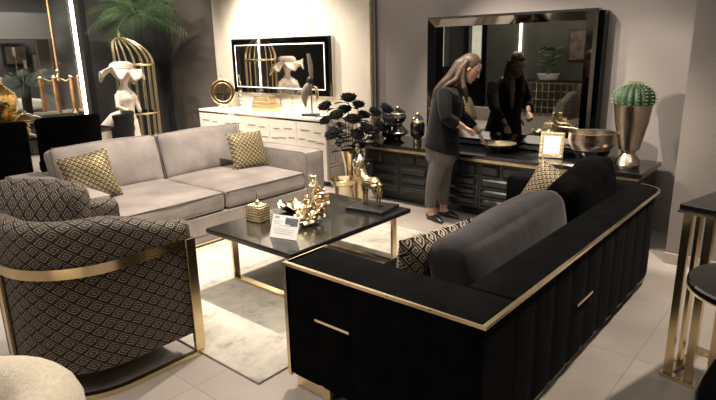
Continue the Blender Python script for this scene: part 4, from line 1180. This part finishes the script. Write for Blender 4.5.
# arms (n = near, her right; f = far, her left)
def hand(m, wrist, kn, tips, thumb, r=.0085):
    """palm from the wrist to four knuckles, bent fingers, thumb from the side of the palm"""
    wrist = V(wrist); K = [V(k) for k in kn]
    mid = (K[0] + K[3]) / 2
    for i, k in enumerate(K):
        m.tube([wrist.lerp(k, .02), wrist.lerp(k, .55), k], [.017, .0145, .0115], 10)
    for k, (a, b) in zip(K, tips):
        m.tube([k, V(a), V(b)], [r * 1.12, r, r * .8], 8); m.ball(b, r * .8, 8, 6)
    a, b, c = thumb
    m.tube([wrist.lerp(V(a), .3), V(a), V(b), V(c)], [.014, .013, r * 1.15, r * .85], 8); m.ball(c, r * .85, 8, 6)
ns, ne, nw = (-.01, -.165, 1.205), (.0, -.235, .99), (.155, -.185, .905)
limb(body, [ns, (-.012, -.205, 1.10), ne, (.075, -.22, .95), nw], [.055, .046, .040, .036, .025])
hand(body, nw, [(.218, -.205, .882), (.222, -.19, .878), (.222, -.172, .870), (.215, -.157, .858)],
     [((.248, -.20, .866), (.252, -.192, .842)), ((.256, -.184, .858), (.258, -.178, .830)), ((.254, -.166, .848), (.254, -.162, .822)), ((.242, -.152, .838), (.240, -.15, .818))],
     ((.190, -.165, .878), (.215, -.148, .850), (.232, -.148, .832)))
fs, fe, fw_ = (.05, .165, 1.195), (.20, .205, .985), (.362, .145, .812)
limb(body, [fs, (.12, .195, 1.09), fe, (.285, .18, .90), fw_], [.055, .046, .040, .034, .024])
hand(body, fw_, [(.385, .115, .752), (.398, .128, .745), (.405, .148, .742), (.402, .168, .748)],
     [((.402, .112, .722), (.425, .118, .700)), ((.418, .128, .712), (.442, .134, .690)), ((.424, .15, .710), (.446, .154, .688)), ((.418, .17, .720), (.436, .172, .698))],
     ((.372, .112, .78), (.380, .098, .745), (.402, .102, .712)))
# legs and feet
NH, NK, NA = (-.03, -.07, .68), (-.07, -.035, .38), (-.085, .03, .085)
FH, FK, FA = (.02, .09, .68), (.025, .11, .38), (.045, .135, .085)
for (h_, k_, a_) in ((NH, NK, NA), (FH, FK, FA)):
    limb(body, [h_, V(h_).lerp(V(k_), .5), k_, V(k_).lerp(V(a_), .35), a_], [.072, .064, .052, .048, .036])
def foot_pts(a_, yaw):
    d = RZ(yaw) @ V((1, 0, 0)); a = V((a_[0], a_[1], 0))
    return a, d
YN, YFt = math.radians(-66), math.radians(-50)
for a_, yw in ((NA, YN), (FA, YFt)):
    a, d = foot_pts(a_, yw)
    body.tube([a - d * .03 + V((0, 0, .04)), a + d * .03 + V((0, 0, .045)), a + d * .10 + V((0, 0, .026)), a + d * .15 + V((0, 0, .02))], [.032, .031, .02, .012], 12)
    body.tube([V(a_), a + V((0, 0, .045))], [.034, .034], 12)
bo = body.done('body', 'skin', W0); voxel(bo, .0062, 2); bo.data.materials.clear(); bo.data.materials.append(M['skin'])

# clothes
jk = MB()
jk.loft([er((.0, .01, .665), .166, .195, .26, pw=2.4), er((-.004, .01, .73), .162, .19, .14, pw=2.4), er((.0, .005, .82), .148, .172, .04, pw=2.3), er((.012, 0, .92), .145, .162, .05, pw=2.2), er((.028, 0, 1.03), .142, .172, .12, pw=2.2), er((.034, 0, 1.13), .135, .188, .18, pw=2.2), er((.04, 0, 1.20), .105, .185, .26, pw=2.2), er((.055, 0, 1.245), .08, .135, .3), er((.068, 0, 1.275), .062, .075, .35)])
limb(jk, [(.0, -.13, 1.215), ns, (-.015, -.215, 1.10), (-.005, -.245, 1.0), (.05, -.232, .958), (.088, -.222, .942)], [.05, .068, .064, .060, .056, .052])
limb(jk, [(.05, .13, 1.205), fs, (.115, .20, 1.09), (.195, .21, .985), (.26, .19, .92), (.325, .162, .855)], [.05, .068, .062, .056, .048, .042])
jo = jk.done('blazer', 'blazer', W0); voxel(jo, .009, 2); jo.data.materials.clear(); jo.data.materials.append(M['blazer'])
lap = MB()
for s in (-1, 1):
    lap.loft([[V((x - .004, y - .001 * s, z)), V((x + .006, y, z)), V((x + .008, y + s * w, z + .01)), V((x - .006, y + s * w, z + .012))] for x, y, z, w in ((.158, s * .01, .92, .012), (.176, s * .022, 1.0, .045), (.172, s * .042, 1.08, .058), (.148, s * .052, 1.16, .05), (.115, s * .05, 1.24, .035))])
lap.done('lapels', 'blazer', jo)
pk = MB(); pk.box((.05, -.176, .79), (.12, .012, .022), RZ(.12) @ RY(.35), .003); pk.done('pocket_flap', 'blazer', jo)
bl = MB(); bl.loft([er((.070, 0, .95), .10, .05), er((.078, 0, 1.05), .10, .055, .1), er((.078, 0, 1.14), .092, .06, .15), er((.082, 0, 1.21), .07, .058, .3), er((.09, 0, 1.265), .056, .058, .35)])
bl.done('blouse', 'blouse', W0)
tr = MB()
tr.loft([er((.0, .01, .80), .125, .155), er((.0, .01, .70), .152, .185), er((-.005, .01, .60), .148, .182), er((-.005, .01, .53), .11, .15)])
limb(tr, [(-.025, -.07, .62), (-.050, -.055, .50), (-.078, -.035, .38), (-.092, -.002, .26), (-.098, .022, .13)], [.094, .084, .072, .063, .055], 18)
limb(tr, [(.035, .09, .62), (.045, .098, .50), (.042, .11, .38), (.042, .122, .26), (.044, .132, .125)], [.092, .080, .066, .057, .05], 18)
to = tr.done('trousers', 'trouser', W0); voxel(to, .008, 2); to.data.materials.clear(); to.data.materials.append(M['trouser'])
for a_, yw in ((NA, YN), (FA, YFt)):
    a, d = foot_pts(a_, yw); sd = V((-d.y, d.x, 0)); rows = []
    for x, w, z0, z1 in ((-.062, .018, 0, .05), (-.05, .032, 0, .056), (-.01, .038, 0, .046), (.03, .040, 0, .05), (.07, .041, 0, .062), (.12, .037, 0, .052), (.165, .024, 0, .036), (.19, .006, .002, .018)):
        c = a + d * x
        rows.append([c + sd * w * math.copysign(abs(math.cos(t_)) ** .8, math.cos(t_)) + V((0, 0, z0 + (z1 - z0) * (.5 + .5 * math.sin(t_)))) for t_ in [2 * PI * k / 14 for k in range(14)]])
    m = MB(); m.loft(rows); m.done('shoe', 'shoe', W0)
# hair: crown shell, long fall over the back and a lock in front of the near shoulder
hm = MB()
cap = []
for i in range(9):
    z = -.075 + .205 * i / 8; ring = []
    f = math.sqrt(max(.0, 1 - ((z - .01) / .125) ** 2)) if i < 8 else .12
    for k in range(20):
        t_ = 2 * PI * k / 20; c_ = math.cos(t_); s_ = math.sin(t_)
        x = -.014 + .104 * f * c_; 
        if z < .075: x = min(x, -.002 + .075 * max(0, (z + .02) / .1))
        ring.append(hd(x, .080 * f * s_, z))
    cap.append(ring)
hm.loft(cap)
hm.tube([hd(-.06, 0, .06), hd(-.095, 0, -.02), (.06, 0, 1.325), (-.005, -.01, 1.272), (-.065, -.015, 1.218), (-.10, -.02, 1.15)], [.048, .052, .046, .038, .026, .010], 16)
hm.tube([hd(-.05, -.06, .04), hd(-.06, -.07, -.05), (.10, -.085, 1.31), (.03, -.115, 1.275), (-.04, -.125, 1.235)], [.028, .03, .03, .028, .010], 12)
hm.tube([hd(-.04, -.066, .03), hd(-.045, -.076, -.03), (.158, -.088, 1.30), (.168, -.105, 1.24), (.188, -.095, 1.18), (.204, -.078, 1.10)], [.018, .020, .024, .026, .022, .007], 12)
hm.tube([hd(-.02, .072, .05), hd(-.02, .085, -.03), (.17, .085, 1.28), (.20, .07, 1.20), (.21, .06, 1.14)], [.022, .026, .03, .024, .008], 12)
ho = hm.done('hair', 'hair', W0); voxel(ho, .006, 9); ho.data.materials.clear(); ho.data.materials.append(M['hair'])
m = MB()
for s in (-1, 1):
    m.ball(hd(.083, s * .031, .006), (.006, .012, .005), 8, 6, HR)
m.done('eyes', 'eye_dark', W0)
m = MB()
for s in (-1, 1): m.tube([hd(.088, s * .016, .026), hd(.088, s * .032, .031), hd(.078, s * .048, .024)], [.003, .004, .002], 6)
m.done('eyebrows', 'hair_root', W0)
m = MB(); m.ball(hd(.094, 0, -.066), (.008, .020, .006), 10, 6, HR); m.done('lips', 'lip', W0)
m = MB(); c = V(fw_).lerp(V((.385, .13, .752)), .15); ax = (V((.39, .13, .75)) - V(fw_)).normalized(); q = V((0, 0, 1)).rotation_difference(ax).to_matrix()
m.tube([c + q @ V((.028 * math.cos(2 * PI * k / 20), .028 * math.sin(2 * PI * k / 20), 0)) for k in range(21)], .005, 6, False); m.done('bracelet', 'shoe', W0)

# ------------------------------------------------------------------ camera
cam = bpy.data.cameras.new('camera'); co = bpy.data.objects.new('camera', cam); COL.objects.link(co)
cam.sensor_fit = 'HORIZONTAL'; cam.sensor_width = 36.; cam.lens = 36. * 567.2 / 716; cam.clip_start = .02; cam.clip_end = 100
yw, pt, rl = math.radians(40.68), math.radians(15.02), math.radians(-1.235)
fwd = V((-math.sin(yw) * math.cos(pt), math.cos(yw) * math.cos(pt), -math.sin(pt))); rt = V((math.cos(yw), math.sin(yw), 0)); up = rt.cross(fwd)
r2 = rt * math.cos(rl) + up * math.sin(rl); u2 = -rt * math.sin(rl) + up * math.cos(rl)
mw = Matrix((r2, u2, -fwd)).transposed().to_4x4(); mw.translation = V((0, 0, 1.6)); co.matrix_world = mw
SC.camera = co

# ------------------------------------------------------------------ light: warm ceiling spotlights, some added spots, added soft fill
def spot(loc, target, power, size=60, blend=.5, col=(1., .88, .75), rad=.04):
    l = bpy.data.lights.new('spot', 'SPOT'); l.energy = power; l.spot_size = math.radians(size); l.spot_blend = blend; l.color = col; l.shadow_soft_size = rad
    o = bpy.data.objects.new('ceiling_or_added_spot', l); COL.objects.link(o); o.location = loc
    o.rotation_euler = (V(target) - V(loc)).to_track_quat('-Z', 'Y').to_euler(); return o  # serves the showroom's spotlights and the added brightening spots alike
def area(loc, rot, power, sx, sy, col=(1., .91, .82)):
    l = bpy.data.lights.new('area', 'AREA'); l.shape = 'RECTANGLE'; l.size = sx; l.size_y = sy; l.energy = power; l.color = col
    o = bpy.data.objects.new('added_fill_light', l); COL.objects.link(o); o.location = loc; o.rotation_euler = rot; return o  # added soft fill, stands for no panel lamp in the room
spot((-5.85, 4.65, 2.9), (-5.85, 5.15, 1.2), 260, 120, 1.)              # washes the cream panel and the white sideboard
spot((-6.6, 4.3, 2.9), (-6.3, 4.95, .8), 110, 80, .9)
spot((-4.9, 4.3, 2.9), (-5.0, 4.95, .8), 70, 80, .9)
spot((-3.5, 3.3, 2.9), (-4.0, 2.9, .3), 310, 80, .7)                   # grey sofa and table from the far side
spot((-2.9, 3.3, 2.9), (-2.5, 1.7, 0), 175, 75, .6)                    # rug in front
spot((-2.9, 3.9, 2.9), (-2.45, 4.95, .7), 170, 70, .6)                 # gold bowl and the woman
spot((-2.7, 3.6, 2.9), (-1.5, 4.9, .9), 90, 60, .6)                   # frame, copper bowl, cactus and its shadow
spot((-.2, 3.7, 2.9), (-.4, 3.2, 0), 150, 85, .6)                      # floor on the right
spot((-6.6, 2.5, 2.9), (-7.1, 3.5, 1.2), 160, 60, .6)                  # statue, dining table
spot((-2.2, .9, 2.9), (-2.0, 1.2, .2), 45, 90, .8)                     # armchair corner
spot((-10.0, 3.2, 2.9), (-10.4, 3.9, .8), 240, 100, .6)                # room behind the glass
area((-11.2, 2.5, 2.9), (0, 0, 0), 110, 3, 4)  # added fill that brightens the room behind the glass
area((-2.5, 2.5, 2.9), (0, 0, 0), 45, 5, 5)  # added overall fill above the seating
area((-5, -2, 2.9), (0, 0, 0), 60, 5, 2)  # added fill that brightens what the black mirror reflects
spot((-6.9, 3.5, 2.9), (-8.0, 4.6, 1.9), 90, 75, .7)                    # added to brighten the palm and the cage
spot((.9, 1.9, 2.9), (-.4, 2.6, 0), 25, 80, .7)                        # added to lighten the floor behind the black sofa
spot((-5.9, 3.5, 2.9), (-5.9, 4.85, .55), 170, 65, .8)                 # added to lift the fronts of the white sideboard
spot((-1.9, .7, 2.9), (-2.75, 2.45, .4), 90, 38, .7)                  # added to whiten the card at the near end of the coffee table
spot((-4.3, -.6, 2.85), (-1.45, 4.95, .95), 620, 17, .5, rad=.03)        # far spot that throws the cactus shadow
w = bpy.data.worlds.new('World'); SC.world = w; w.use_nodes = True
w.node_tree.nodes['Background'].inputs[0].default_value = (.9, .85, .8, 1); w.node_tree.nodes['Background'].inputs[1].default_value = .03

vs_ = SC.view_settings; SC.display_settings.display_device = 'sRGB'
vs_.view_transform = 'Standard'; vs_.look = 'None'; vs_.exposure = 1.05; vs_.gamma = 1.; vs_.use_curve_mapping = False
SC.cycles.use_denoising = True
SC.cycles.max_bounces = 8; SC.cycles.caustics_reflective = False; SC.cycles.caustics_refractive = False
SC.cycles.sample_clamp_indirect = 6
